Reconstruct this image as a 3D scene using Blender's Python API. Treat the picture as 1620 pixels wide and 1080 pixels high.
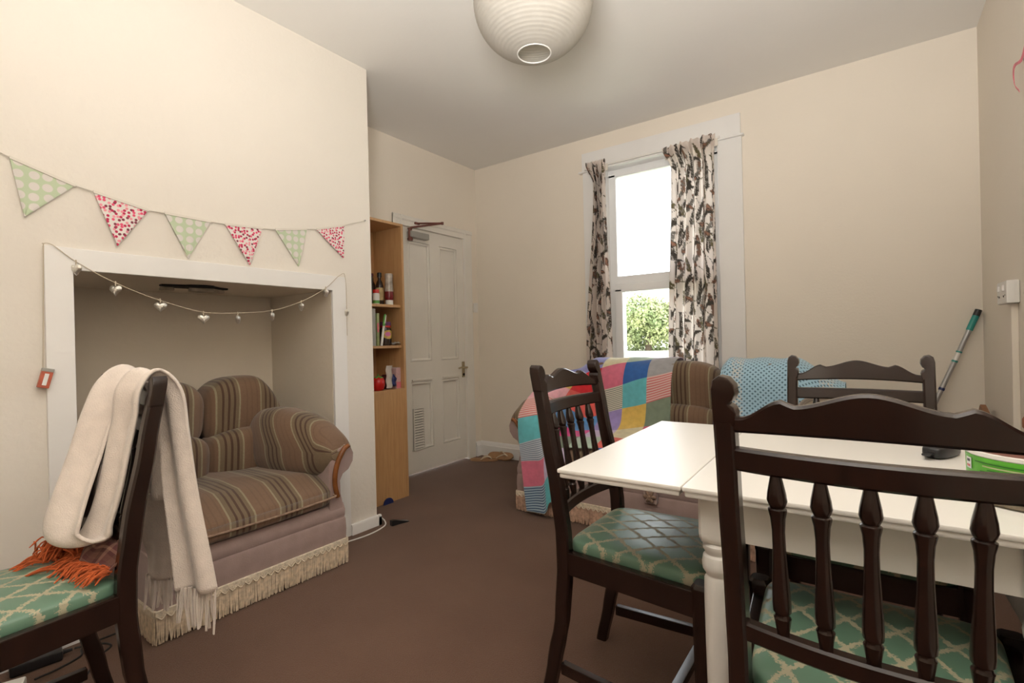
import bpy, bmesh, math, random
import numpy as np
from mathutils import Vector, Matrix
random.seed(7); rng = np.random.default_rng(7)
scn = bpy.context.scene
for o in list(bpy.data.objects): bpy.data.objects.remove(o)
R_ = math.radians

# ------------------------------------------------------------------ camera
F_PX, YAW, PITCH, ROLL, CAM_H = 784.479, R_(35.762), R_(-0.086), R_(1.34), 1.05
fw = Vector((-math.sin(YAW)*math.cos(PITCH), math.cos(YAW)*math.cos(PITCH), math.sin(PITCH)))
rt = Vector((math.cos(YAW), math.sin(YAW), 0)); up = rt.cross(fw)
rc = rt*math.cos(ROLL) - up*math.sin(ROLL); uc = rt*math.sin(ROLL) + up*math.cos(ROLL)
cd = bpy.data.cameras.new('camera'); cam = bpy.data.objects.new('camera', cd); scn.collection.objects.link(cam)
cd.sensor_width = 36; cd.lens = F_PX/1620*36; cd.clip_start = 0.05; cd.clip_end = 200
m = Matrix((rc, uc, -fw)).transposed().to_4x4(); m.translation = (0, 0, CAM_H); cam.matrix_world = m
scn.camera = cam
# ------------------------------------------------------------------ sky, daylight, exposure
w = bpy.data.worlds.new('overcast_sky'); scn.world = w; w.use_nodes = True
bg = w.node_tree.nodes['Background']; bg.inputs['Color'].default_value = (0.93, 0.97, 1.0, 1); bg.inputs['Strength'].default_value = 5.0
def area(name, loc, rot, sx, sy, power, col):
    l = bpy.data.lights.new(name, 'AREA'); l.shape = 'RECTANGLE'; l.size = sx; l.size_y = sy; l.energy = power; l.color = col
    o = bpy.data.objects.new(name, l); scn.collection.objects.link(o); o.location = loc; o.rotation_euler = rot; return o
# portal where the sky light enters through the window
area('daylight_window_1', (-1.23, 3.76, 1.55), (R_(-90), 0, 0), 0.84, 1.66, 10, (1, 1, 1)).data.cycles.is_portal = True
# the photographer's flash beside the camera, tilted up so that it lights the ceiling and the upper walls
fl = bpy.data.lights.new('camera_flash', 'SPOT'); fl.energy = 268; fl.color = (1.0, 0.97, 0.93); fl.spot_size = R_(152); fl.spot_blend = 1.0; fl.shadow_soft_size = 0.25
flo_ = bpy.data.objects.new('camera_flash', fl); scn.collection.objects.link(flo_); flo_.location = (-0.05, -0.20, 1.30)
flo_.rotation_euler = Vector((-0.08, 0.40, 1.0)).to_track_quat('-Z', 'Y').to_euler()
vs = scn.view_settings; vs.view_transform = 'Standard'; vs.look = 'None'; vs.gamma = 1; vs.use_curve_mapping = False; vs.exposure = 0.56

# ------------------------------------------------------------------ helpers: objects
COL = scn.collection
def link(name, data, parent=None, loc=None):
    o = bpy.data.objects.new(name, data); COL.objects.link(o)
    if parent is not None: o.parent = parent
    if loc is not None: o.location = loc
    return o
def tag(o, label, cat, group=None):
    o['label'] = label; o['category'] = cat
    if group: o['group'] = group
    return o
def thing(name, label, cat, loc=(0, 0, 0), rz=0.0, group=None):
    o = link(name, None, None, loc); o.rotation_euler = (0, 0, rz); o.empty_display_size = 0.05
    return tag(o, label, cat, group)
def mk(name, VF, mat, parent=None, loc=None, smooth=35, uv=None):
    V, F = VF[0], VF[1]
    if len(VF) > 2 and uv is None: uv = VF[2]
    me = bpy.data.meshes.new(name); me.from_pydata([tuple(map(float, v)) for v in V], [], [tuple(f) for f in F]); me.validate()
    if uv is not None:
        l = me.uv_layers.new(name='UVMap'); a = np.asarray(uv, dtype=np.float32)
        idx = np.empty(len(me.loops), dtype=np.int32); me.loops.foreach_get('vertex_index', idx)
        l.data.foreach_set('uv', a[idx].ravel())
    if smooth:
        me.polygons.foreach_set('use_smooth', [True]*len(me.polygons))
        if smooth < 180: me.set_sharp_from_angle(angle=R_(smooth))
    me.update()
    if mat is not None: me.materials.append(mat)
    o = link(name, me, parent, loc)
    if smooth == 35 and len(me.polygons) < 4000: o.modifiers.new('weighted_normal', 'WEIGHTED_NORMAL').keep_sharp = True
    return o
def struct(name, VF, mat, parent=None, **k):
    o = mk(name, VF, mat, parent, **k)
    if parent is None: o['kind'] = 'structure'
    return o
def copy_tree(o, parent=None):
    c = o.copy(); COL.objects.link(c); c.parent = parent
    for ch in list(o.children): copy_tree(ch, c)
    return c
# ------------------------------------------------------------------ helpers: shapes (return V, F)
def from_bm(bm):
    bm.verts.ensure_lookup_table(); bm.verts.index_update()
    V = [v.co[:] for v in bm.verts]; F = [[v.index for v in f.verts] for f in bm.faces]; bm.free(); return V, F
def box(x0, x1, y0, y1, z0, z1, c=0.0, seg=2):
    bm = bmesh.new(); bmesh.ops.create_cube(bm, size=1)
    for v in bm.verts: v.co = Vector(((x0+x1)/2+v.co.x*(x1-x0), (y0+y1)/2+v.co.y*(y1-y0), (z0+z1)/2+v.co.z*(z1-z0)))
    if c > 0: bmesh.ops.bevel(bm, geom=bm.edges[:], offset=c, segments=seg, affect='EDGES', profile=0.5)
    return from_bm(bm)
def join(*parts):
    V, F, U = [], [], []; hasuv = all(len(p) > 2 for p in parts)
    for p in parts:
        o = len(V); V += list(p[0]); F += [[i+o for i in f] for f in p[1]]
        if hasuv: U += list(p[2])
    return (V, F, U) if hasuv else (V, F)
def prism(pts, d0, d1, plane='xz', c=0.0):
    """outline in a plane, extruded along the third axis"""
    def P(a, b, d): return {'xz': (a, d, b), 'yz': (d, a, b), 'xy': (a, b, d)}[plane]
    bm = bmesh.new(); n = len(pts)
    A = [bm.verts.new(P(a, b, d0)) for a, b in pts]; B = [bm.verts.new(P(a, b, d1)) for a, b in pts]
    f0 = bm.faces.new(A); f1 = bm.faces.new(B[::-1])
    for i in range(n): bm.faces.new((A[i], B[i], B[(i+1) % n], A[(i+1) % n]))
    bmesh.ops.recalc_face_normals(bm, faces=bm.faces[:])
    if c > 0:
        ed = [e for e in bm.edges if (e in f0.edges or e in f1.edges)]
        bmesh.ops.bevel(bm, geom=ed, offset=c, segments=2, affect='EDGES', profile=0.5)
    bmesh.ops.triangulate(bm, faces=[f for f in bm.faces if len(f.verts) > 4])
    return from_bm(bm)
def lathe(prof, n=24, close=True):
    V, F = [], []; m_ = len(prof)
    for r, z in prof:
        for k in range(n):
            a = 2*math.pi*k/n; V.append((r*math.cos(a), r*math.sin(a), z))
    for i in range(m_-1):
        for k in range(n):
            k2 = (k+1) % n; F.append((i*n+k, i*n+k2, (i+1)*n+k2, (i+1)*n+k))
    if close:
        if prof[0][0] > 1e-6: F.append(tuple(range(n))[::-1])
        if prof[-1][0] > 1e-6: F.append(tuple((m_-1)*n+k for k in range(n)))
    return V, F
def move(VF, loc=(0, 0, 0), M=None, s=None):
    V = [Vector(v) for v in VF[0]]
    if s is not None: V = [Vector((v.x*s[0], v.y*s[1], v.z*s[2])) for v in V]
    if M is not None: V = [M @ v for v in V]
    l = Vector(loc); out = [tuple(v+l) for v in V]
    return (out, VF[1]) + tuple(VF[2:])
def catmull(P, n=8):
    P = [Vector(p) for p in P]; out = []
    Q = [P[0]*2-P[1]] + P + [P[-1]*2-P[-2]]
    for i in range(len(P)-1):
        p0, p1, p2, p3 = Q[i:i+4]
        for k in range(n):
            t = k/n
            out.append(0.5*((2*p1)+(p2-p0)*t+(2*p0-5*p1+4*p2-p3)*t*t+(3*p1-p0-3*p2+p3)*t**3))
    out.append(P[-1]); return out
def tube(P, r, n=8, flat=None, upv=None):
    """round or flattened tube along points; r is a number or list"""
    P = [Vector(p) for p in P]; N = len(P); rr = r if isinstance(r, (list, tuple)) else [r]*N
    V, F = [], []; ref = None
    for i, p in enumerate(P):
        t = (P[min(i+1, N-1)]-P[max(i-1, 0)]).normalized()
        if upv is not None: ref = Vector(upv)
        elif ref is None: ref = Vector((0, 0, 1)) if abs(t.z) < 0.9 else Vector((1, 0, 0))
        b = t.cross(ref).normalized(); ref = b.cross(t).normalized()
        for k in range(n):
            a = 2*math.pi*k/n; V.append(tuple(p+b*(math.cos(a)*rr[i])+ref*(math.sin(a)*rr[i]*(flat or 1))))
    for i in range(N-1):
        for k in range(n):
            k2 = (k+1) % n; F.append((i*n+k, i*n+k2, (i+1)*n+k2, (i+1)*n+k))
    F.append(tuple(range(n))[::-1]); F.append(tuple((N-1)*n+k for k in range(n)))
    return V, F
def loft(secs, caps=True):
    n = len(secs[0]); V = [tuple(p) for s in secs for p in s]; F = []
    for i in range(len(secs)-1):
        for k in range(n):
            k2 = (k+1) % n; F.append((i*n+k, i*n+k2, (i+1)*n+k2, (i+1)*n+k))
    if caps: F.append(tuple(range(n))[::-1]); F.append(tuple((len(secs)-1)*n+k for k in range(n)))
    return V, F
def rrect(wx, wy, c):
    x, y = wx/2, wy/2
    return [(-x+c, -y), (x-c, -y), (x, -y+c), (x, y-c), (x-c, y), (-x+c, y), (-x, y-c), (-x, -y+c)]
def layer(fn, nu, nv):
    V = [fn(i/nu, j/nv) for i in range(nu+1) for j in range(nv+1)]; W = nv+1
    return V, [(i*W+j, (i+1)*W+j, (i+1)*W+j+1, i*W+j+1) for i in range(nu) for j in range(nv)]
def sheet(fn, nu, nv, thick=0.004, uvs=(1, 1)):
    """closed cloth from fn(u,v)->(x,y,z), u,v in 0..1"""
    G = np.array([[fn(i/nu, j/nv) for j in range(nv+1)] for i in range(nu+1)], dtype=float)
    du = np.gradient(G, axis=0); dv = np.gradient(G, axis=1); N = np.cross(du, dv); N /= np.linalg.norm(N, axis=2, keepdims=True)+1e-12
    A = (G+N*thick/2).reshape(-1, 3); B = (G-N*thick/2).reshape(-1, 3); n = len(A); V = np.vstack([A, B]).tolist(); F = []
    W = nv+1; I = lambda i, j: i*W+j
    for i in range(nu):
        for j in range(nv):
            q = (I(i, j), I(i+1, j), I(i+1, j+1), I(i, j+1)); F.append(q); F.append(tuple(n+k for k in q[::-1]))
    per = [I(i, 0) for i in range(nu)]+[I(nu, j) for j in range(nv)]+[I(i, nv) for i in range(nu, 0, -1)]+[I(0, j) for j in range(nv, 0, -1)]
    for a, b in zip(per, per[1:]+per[:1]): F.append((b, a, n+a, n+b))
    uv = [(i/nu*uvs[0], j/nv*uvs[1]) for i in range(nu+1) for j in range(nv+1)]
    return V, F, uv+uv
def superq(hx, hy, hz, e=0.4, e2=0.4, nu=40, nv=24, fn=None, stripe=None):
    """puffy cushion centred on the origin; fn displaces; stripe(x,y,z)->(u,v)"""
    sp = lambda v, p: math.copysign(abs(v)**p, v)
    V, F, U = [], [], []
    for j in range(nv+1):
        ph = -math.pi/2+math.pi*j/nv
        for i in range(nu):
            th = 2*math.pi*i/nu
            p = (hx*sp(math.cos(ph), e)*sp(math.cos(th), e2), hy*sp(math.cos(ph), e)*sp(math.sin(th), e2), hz*sp(math.sin(ph), e))
            U.append(stripe(*p) if stripe else (p[0], p[1]))
            V.append(fn(*p) if fn else p)
    for j in range(nv):
        for i in range(nu):
            i2 = (i+1) % nu; F.append((j*nu+i, j*nu+i2, (j+1)*nu+i2, (j+1)*nu+i))
    return V, F, U
def smooth01(t): t = min(max(t, 0.0), 1.0); return t*t*(3-2*t)
def lerp(a, b, t): return a+(b-a)*t

# ------------------------------------------------------------------ materials
def new_mat(name):
    mt = bpy.data.materials.new(name); mt.use_nodes = True; nt = mt.node_tree; return mt, nt, nt.nodes['Principled BSDF']
def N(nt, kind, **k):
    n = nt.nodes.new(kind)
    for a, b in k.items(): setattr(n, a, b)
    return n
def mathn(nt, op, a, b=None, clamp=False):
    n = N(nt, 'ShaderNodeMath', operation=op); n.use_clamp = clamp
    for i, x in enumerate((a, b)):
        if x is None: continue
        if isinstance(x, (int, float)): n.inputs[i].default_value = x
        else: nt.links.new(x, n.inputs[i])
    return n.outputs[0]
def ramp(nt, fac, stops, interp='LINEAR'):
    n = N(nt, 'ShaderNodeValToRGB'); cr = n.color_ramp; cr.interpolation = interp
    while len(cr.elements) < len(stops): cr.elements.new(0.5)
    for e, (p, c) in zip(cr.elements, stops): e.position = p; e.color = (*c, 1) if len(c) == 3 else c
    nt.links.new(fac, n.inputs[0]); return n.outputs[0]
def mixc(nt, fac, a, b):
    n = N(nt, 'ShaderNodeMix', data_type='RGBA')
    for s_, x in ((0, fac), (6, a), (7, b)):
        if isinstance(x, (int, float)): n.inputs[s_].default_value = x
        elif isinstance(x, tuple): n.inputs[s_].default_value = (*x, 1)
        else: nt.links.new(x, n.inputs[s_])
    return n.outputs[2]
def noise(nt, scale, detail=3, vec=None, rough=0.5):
    n = N(nt, 'ShaderNodeTexNoise'); n.inputs['Scale'].default_value = scale; n.inputs['Detail'].default_value = detail; n.inputs['Roughness'].default_value = rough
    if vec is not None: nt.links.new(vec, n.inputs['Vector'])
    return n.outputs['Fac']
def coord(nt, kind='Object'): return N(nt, 'ShaderNodeTexCoord').outputs[kind]
def bump(nt, bs, h, strength, dist=0.01):
    b = N(nt, 'ShaderNodeBump'); b.inputs['Strength'].default_value = strength; b.inputs['Distance'].default_value = dist
    nt.links.new(h, b.inputs['Height']); nt.links.new(b.outputs[0], bs.inputs['Normal'])
def simple(name, col, rough=0.5, var=0.12, vscale=8, bs_=0.0, bscale=60, metal=0.0, sheen=0.0, spec=None, bdist=0.004, trans=0.0, coat=0.0):
    mt, nt, b = new_mat(name); c = coord(nt)
    f = noise(nt, vscale, 4, c); d = tuple(max(0, x*(1-var)) for x in col); l = tuple(min(1, x*(1+var)) for x in col)
    nt.links.new(ramp(nt, f, [(0.3, d), (0.7, l)]), b.inputs['Base Color'])
    b.inputs['Roughness'].default_value = rough; b.inputs['Metallic'].default_value = metal
    if sheen: b.inputs['Sheen Weight'].default_value = sheen; b.inputs['Sheen Roughness'].default_value = 0.5
    if spec is not None: b.inputs['Specular IOR Level'].default_value = spec
    if trans: b.inputs['Transmission Weight'].default_value = trans
    if coat: b.inputs['Coat Weight'].default_value = coat; b.inputs['Coat Roughness'].default_value = 0.15
    if bs_: bump(nt, b, noise(nt, bscale, 4, c), bs_, bdist)
    return mt
M = {}
M['wall'] = simple('cream_wall_paint', (0.86, 0.785, 0.68), 0.75, 0.02, 1.5, 0.25, 90, bdist=0.003)
M['breast'] = simple('cream_wall_paint_rough_plaster', (0.80, 0.748, 0.675), 0.7, 0.02, 1.5, 0.45, 55, bdist=0.004)
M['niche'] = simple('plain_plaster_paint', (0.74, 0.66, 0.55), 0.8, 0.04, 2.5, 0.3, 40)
M['ceiling'] = simple('white_ceiling_emulsion', (0.86, 0.835, 0.795), 0.85, 0.02, 1.2, 0.15, 60)
M['white'] = simple('white_gloss_paint', (0.85, 0.835, 0.815), 0.35, 0.02, 4, 0.1, 25)
M['doorwhite'] = simple('off_white_door_paint', (0.82, 0.785, 0.72), 0.4, 0.03, 3, 0.1, 20)
M['upvc'] = simple('white_plastic_frame', (0.92, 0.925, 0.93), 0.22, 0.01, 3)
M['tablewhite'] = simple('white_lacquer', (0.80, 0.775, 0.73), 0.36, 0.015, 3)
M['plastic_white'] = simple('white_plastic', (0.82, 0.80, 0.76), 0.3, 0.02)
M['black'] = simple('black_plastic', (0.015, 0.015, 0.017), 0.35, 0.1)
M['cable'] = simple('black_cable', (0.02, 0.02, 0.02), 0.45, 0.1)
M['grey'] = simple('grey_enamel', (0.36, 0.35, 0.32), 0.4, 0.05)
M['brownmetal'] = simple('brown_painted_metal', (0.16, 0.05, 0.035), 0.45, 0.1)
M['brass'] = simple('worn_brass', (0.45, 0.38, 0.25), 0.35, 0.1, metal=0.9)
M['silver'] = simple('silver_filigree', (0.80, 0.78, 0.72), 0.3, 0.15, 120, 0.8, 260, metal=0.85, bdist=0.003)
M['steel'] = simple('grey_steel_pole', (0.42, 0.42, 0.42), 0.35, 0.03, metal=0.6)
M['teal'] = simple('teal_plastic', (0.03, 0.30, 0.26), 0.4, 0.05)
M['terracotta'] = simple('terracotta', (0.42, 0.15, 0.07), 0.7, 0.1, 20, 0.2)
M['mauve'] = simple('mauve_velvet', (0.33, 0.235, 0.215), 0.85, 0.1, 14, 0.15, 200, sheen=0.35)
M['armwood'] = simple('varnished_arm_wood', (0.22, 0.075, 0.02), 0.25, 0.25, 18, coat=0.4)
M['fringe'] = simple('cream_sofa_fringe', (0.68, 0.555, 0.41), 0.9, 0.22, 60)
M['fringe_pink'] = simple('faded_pink_sofa_fringe', (0.55, 0.36, 0.26), 0.9, 0.3, 60)
M['piping'] = simple('tan_piping', (0.30, 0.20, 0.14), 0.9, 0.3, 60)
M['braid'] = simple('cream_braid', (0.68, 0.59, 0.46), 0.9, 0.2, 80, 0.8, 160)
M['cream_wool'] = simple('cream_wool', (0.74, 0.65, 0.58), 0.95, 0.06, 30, 0.5, 300, sheen=0.4)
M['orange'] = simple('burnt_orange_yarn', (0.48, 0.095, 0.022), 0.9, 0.3, 60)
M['cord'] = simple('white_cotton_cord', (0.75, 0.70, 0.62), 0.8, 0.05)
M['wire'] = simple('pale_wire', (0.55, 0.47, 0.36), 0.5, 0.05)
M['ribbon'] = simple('pink_ribbon', (0.75, 0.16, 0.22), 0.45, 0.2, 30)
M['sandal'] = simple('tan_foam_sole', (0.36, 0.20, 0.10), 0.8, 0.1, 40)
M['strap'] = simple('cream_strap', (0.66, 0.55, 0.40), 0.6, 0.1)
M['blue'] = simple('dark_blue_plastic', (0.015, 0.025, 0.12), 0.4, 0.1)
M['red'] = simple('glossy_red', (0.55, 0.015, 0.012), 0.25, 0.1, 10)
M['green'] = simple('leaf_green', (0.10, 0.30, 0.05), 0.45, 0.15, 30)
M['palegreen'] = simple('pale_green_card', (0.36, 0.42, 0.20), 0.6, 0.15, 25)
M['maroon'] = simple('maroon_packet', (0.09, 0.012, 0.018), 0.3, 0.3, 20)
M['clearbag'] = simple('clear_cellophane', (0.55, 0.50, 0.45), 0.2, 0.15, 20)
M['purple'] = simple('purple_lid', (0.12, 0.02, 0.10), 0.4, 0.1)
M['darkglass'] = simple('dark_bottle_glass', (0.03, 0.014, 0.008), 0.08, 0.2, 10)
M['label'] = simple('printed_bottle_label', (0.45, 0.33, 0.16), 0.6, 0.35, 60)
M['ketchup'] = simple('dark_red_sauce', (0.16, 0.008, 0.012), 0.2, 0.15)
M['hole_dark'] = simple('hole_shade_black', (0.012, 0.010, 0.009), 0.95, 0.3, 30, 0.6)  # black coloured in for the shade inside holes and gaps
M['brokenplaster'] = simple('broken_plaster', (0.40, 0.34, 0.27), 0.9, 0.3, 30, 0.8)
M['bark'] = simple('bark', (0.10, 0.07, 0.045), 0.9, 0.2, 20, 0.6)
M['paper_white'] = simple('white_print', (0.8, 0.8, 0.78), 0.5, 0.03)
M['cork'] = simple('woven_mat', (0.20, 0.16, 0.11), 0.85, 0.35, 90, 0.6)

def dark_wood(name='dark_stained_wood', a=(0.0105, 0.0048, 0.0036), b_=(0.024, 0.0095, 0.0062), rough=0.24):
    mt, nt, b = new_mat(name); c = coord(nt)
    mp = N(nt, 'ShaderNodeMapping'); mp.inputs['Scale'].default_value = (30, 30, 3); nt.links.new(c, mp.inputs[0])
    f = noise(nt, 2.2, 6, mp.outputs[0], 0.6)
    nt.links.new(ramp(nt, f, [(0.3, a), (0.72, b_)]), b.inputs['Base Color']); b.inputs['Roughness'].default_value = rough
    return mt
M['darkwood'] = dark_wood()
def beech():
    mt, nt, b = new_mat('beech_veneer'); c = coord(nt)
    mp = N(nt, 'ShaderNodeMapping'); mp.inputs['Scale'].default_value = (24, 24, 1.6); nt.links.new(c, mp.inputs[0])
    f = noise(nt, 3, 6, mp.outputs[0], 0.65)
    nt.links.new(ramp(nt, f, [(0.25, (0.46, 0.25, 0.105)), (0.75, (0.60, 0.36, 0.17))]), b.inputs['Base Color']); b.inputs['Roughness'].default_value = 0.42
    return mt
M['beech'] = beech()
def carpet():
    mt, nt, b = new_mat('brown_carpet'); c = coord(nt)
    f = noise(nt, 3, 5, c); g = noise(nt, 240, 3, c)
    base = ramp(nt, f, [(0.25, (0.150, 0.080, 0.053)), (0.75, (0.190, 0.106, 0.072))])
    nt.links.new(mixc(nt, mathn(nt, 'MULTIPLY', g, 0.55), base, (0.066, 0.036, 0.024)), b.inputs['Base Color'])
    b.inputs['Roughness'].default_value = 0.95; b.inputs['Specular IOR Level'].default_value = 0.1
    b.inputs['Sheen Weight'].default_value = 0.15
    bump(nt, b, g, 0.6, 0.006); return mt
M['carpet'] = carpet()
def stripes(name='striped_upholstery', k=1.0):
    mt, nt, b = new_mat(name); uv = coord(nt, 'UV')
    sx = N(nt, 'ShaderNodeSeparateXYZ'); nt.links.new(uv, sx.inputs[0])
    u = mathn(nt, 'FRACT', sx.outputs[0])
    br, pa, ol, dk = [tuple(k*x for x in c) for c in ((0.215, 0.128, 0.078), (0.35, 0.31, 0.20), (0.19, 0.14, 0.082), (0.066, 0.030, 0.018))]
    br2 = tuple(x*0.86 for x in br)
    st = [(0, br), (0.08, br2), (0.11, br), (0.2, br2), (0.23, br), (0.33, br2), (0.36, br), (0.42, pa), (0.455, ol), (0.54, dk), (0.585, ol), (0.66, dk), (0.705, ol), (0.78, dk), (0.825, ol), (0.90, pa), (0.94, br)]
    col = ramp(nt, u, st, 'CONSTANT'); n2 = noise(nt, 120, 3, coord(nt))
    nt.links.new(mixc(nt, mathn(nt, 'MULTIPLY', n2, 0.5), col, tuple(x*0.55 for x in br)), b.inputs['Base Color'])
    b.inputs['Roughness'].default_value = 0.9; b.inputs['Sheen Weight'].default_value = 0.25
    bump(nt, b, noise(nt, 350, 2, coord(nt)), 0.35, 0.003); return mt
M['stripe'] = stripes()
def seat_fabric():
    mt, nt, b = new_mat('sage_trellis_damask'); c = coord(nt)
    w_ = N(nt, 'ShaderNodeTexNoise'); w_.inputs['Scale'].default_value = 60; nt.links.new(c, w_.inputs['Vector'])
    w2 = N(nt, 'ShaderNodeTexNoise'); w2.inputs['Scale'].default_value = 240; nt.links.new(c, w2.inputs['Vector'])
    sx = N(nt, 'ShaderNodeSeparateXYZ'); nt.links.new(c, sx.inputs[0])
    jit = mathn(nt, 'ADD', mathn(nt, 'MULTIPLY', mathn(nt, 'SUBTRACT', w_.outputs['Fac'], 0.5), 0.22), mathn(nt, 'MULTIPLY', mathn(nt, 'SUBTRACT', w2.outputs['Fac'], 0.5), 0.30))
    x = mathn(nt, 'DIVIDE', sx.outputs[0], 0.078); y = mathn(nt, 'DIVIDE', sx.outputs[1], 0.105)
    def line(p):
        t = mathn(nt, 'ABSOLUTE', mathn(nt, 'SUBTRACT', mathn(nt, 'FRACT', mathn(nt, 'ADD', p, 20.5)), 0.5)); return t
    # ogee: bend the diagonals a little
    a = line(mathn(nt, 'ADD', mathn(nt, 'ADD', x, y), jit)); b2 = line(mathn(nt, 'ADD', mathn(nt, 'SUBTRACT', x, y), jit))
    d = mathn(nt, 'MINIMUM', a, b2)
    mask = ramp(nt, d, [(0.06, (1, 1, 1)), (0.085, (0, 0, 0))])
    col = mixc(nt, mask, (0.125, 0.230, 0.160), (0.42, 0.38, 0.26))
    nt.links.new(col, b.inputs['Base Color'])
    nt.links.new(ramp(nt, mask, [(0, (0.38,)*3), (1, (0.75,)*3)]), b.inputs['Roughness'])
    b.inputs['Specular IOR Level'].default_value = 0.6
    bump(nt, b, mask, 0.15, 0.002); return mt
M['seat'] = seat_fabric()
def dots(name, bgc, kind):
    mt, nt, b = new_mat(name); c = coord(nt)
    sx = N(nt, 'ShaderNodeSeparateXYZ'); nt.links.new(c, sx.inputs[0])
    cb = N(nt, 'ShaderNodeCombineXYZ'); nt.links.new(sx.outputs[1], cb.inputs[0]); nt.links.new(sx.outputs[2], cb.inputs[1])
    v = N(nt, 'ShaderNodeTexVoronoi', voronoi_dimensions='2D'); nt.links.new(cb.outputs[0], v.inputs['Vector'])
    if kind == 'big':
        v.inputs['Scale'].default_value = 27; v.inputs['Randomness'].default_value = 0.12
        mask = ramp(nt, v.outputs['Distance'], [(0.36, (1, 1, 1)), (0.40, (0, 0, 0))]); col = mixc(nt, mask, bgc, (0.72, 0.68, 0.64))
    else:
        v.inputs['Scale'].default_value = 75; v.inputs['Randomness'].default_value = 0.9
        mask = ramp(nt, v.outputs['Distance'], [(0.34, (1, 1, 1)), (0.42, (0, 0, 0))])
        s2 = N(nt, 'ShaderNodeSeparateColor'); nt.links.new(v.outputs['Color'], s2.inputs[0])
        pc = ramp(nt, s2.outputs[0], [(0, (0.55, 0.03, 0.10)), (0.35, (0.80, 0.10, 0.20)), (0.6, (0.85, 0.32, 0.38)), (0.85, (0.25, 0.05, 0.08))], 'CONSTANT')
        col = mixc(nt, mask, bgc, pc)
    nt.links.new(col, b.inputs['Base Color']); b.inputs['Roughness'].default_value = 0.9
    bump(nt, b, noise(nt, 500, 2, c), 0.2, 0.001); return mt
M['dots_green'] = dots('green_fabric_white_dots', (0.54, 0.63, 0.44), 'big')
M['dots_pink'] = dots('white_fabric_pink_dots', (0.80, 0.74, 0.70), 'small')
def yarn(name, col, col2=None, period=0.018):
    mt, nt, b = new_mat(name); uv = coord(nt, 'UV'); sx = N(nt, 'ShaderNodeSeparateXYZ'); nt.links.new(uv, sx.inputs[0])
    if col2:
        f = mathn(nt, 'FRACT', mathn(nt, 'DIVIDE', sx.outputs[1], period)); c = ramp(nt, f, [(0, col), (0.62, col2)], 'CONSTANT')
    else: c = ramp(nt, noise(nt, 30, 3, coord(nt)), [(0.3, tuple(x*0.9 for x in col)), (0.7, tuple(min(1, x*1.08) for x in col))])
    nt.links.new(c, b.inputs['Base Color']); b.inputs['Roughness'].default_value = 0.95; b.inputs['Sheen Weight'].default_value = 0.3
    wv = mathn(nt, 'SINE', mathn(nt, 'MULTIPLY', sx.outputs[0], 1600)); bump(nt, b, mathn(nt, 'ADD', wv, noise(nt, 300, 2, coord(nt))), 0.25, 0.002); return mt
def plaid():
    mt, nt, b = new_mat('brown_tartan_wool'); uv = coord(nt, 'UV'); sx = N(nt, 'ShaderNodeSeparateXYZ'); nt.links.new(uv, sx.inputs[0])
    f = lambda o, s_: ramp(nt, mathn(nt, 'FRACT', mathn(nt, 'MULTIPLY', o, s_)), [(0, (0.16, 0.075, 0.055)), (0.35, (0.07, 0.025, 0.022)), (0.55, (0.30, 0.17, 0.12)), (0.7, (0.12, 0.04, 0.04))], 'CONSTANT')
    nt.links.new(mixc(nt, 0.5, f(sx.outputs[0], 5), f(sx.outputs[1], 6)), b.inputs['Base Color']); b.inputs['Roughness'].default_value = 0.95
    bump(nt, b, noise(nt, 250, 3, coord(nt)), 0.4, 0.003); return mt
M['plaid'] = plaid()
def crochet():
    mt, nt, b = new_mat('pale_blue_crochet'); uv = coord(nt, 'UV'); sx = N(nt, 'ShaderNodeSeparateXYZ'); nt.links.new(uv, sx.inputs[0])
    x = mathn(nt, 'MULTIPLY', mathn(nt, 'ADD', sx.outputs[0], sx.outputs[1]), 38); y = mathn(nt, 'MULTIPLY', mathn(nt, 'SUBTRACT', sx.outputs[0], sx.outputs[1]), 38)
    g = lambda p: mathn(nt, 'ABSOLUTE', mathn(nt, 'SUBTRACT', mathn(nt, 'FRACT', mathn(nt, 'ADD', p, 50)), 0.5))
    d = mathn(nt, 'MAXIMUM', g(x), g(y)); hole = ramp(nt, d, [(0.20, (1, 1, 1)), (0.26, (0, 0, 0))])
    # a lacy cream band near the left edge and one on the right
    def band(c0):
        t = mathn(nt, 'ABSOLUTE', mathn(nt, 'SUBTRACT', sx.outputs[0], c0)); n_ = mathn(nt, 'MULTIPLY', noise(nt, 70, 3, coord(nt)), 0.06)
        return mathn(nt, 'LESS_THAN', mathn(nt, 'ADD', t, n_), 0.062)
    lace = mathn(nt, 'MULTIPLY', mathn(nt, 'MAXIMUM', band(0.085), band(0.51)), mathn(nt, 'GREATER_THAN', noise(nt, 130, 2, coord(nt)), 0.5))
    base = mixc(nt, lace, (0.42, 0.65, 0.80), (0.68, 0.68, 0.66)); col = mixc(nt, hole, base, (0.10, 0.19, 0.27))
    nt.links.new(col, b.inputs['Base Color']); b.inputs['Roughness'].default_value = 0.95; b.inputs['Sheen Weight'].default_value = 0.3
    bump(nt, b, mathn(nt, 'SUBTRACT', noise(nt, 200, 2, coord(nt)), hole), 0.6, 0.004); return mt
M['crochet'] = crochet()
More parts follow.
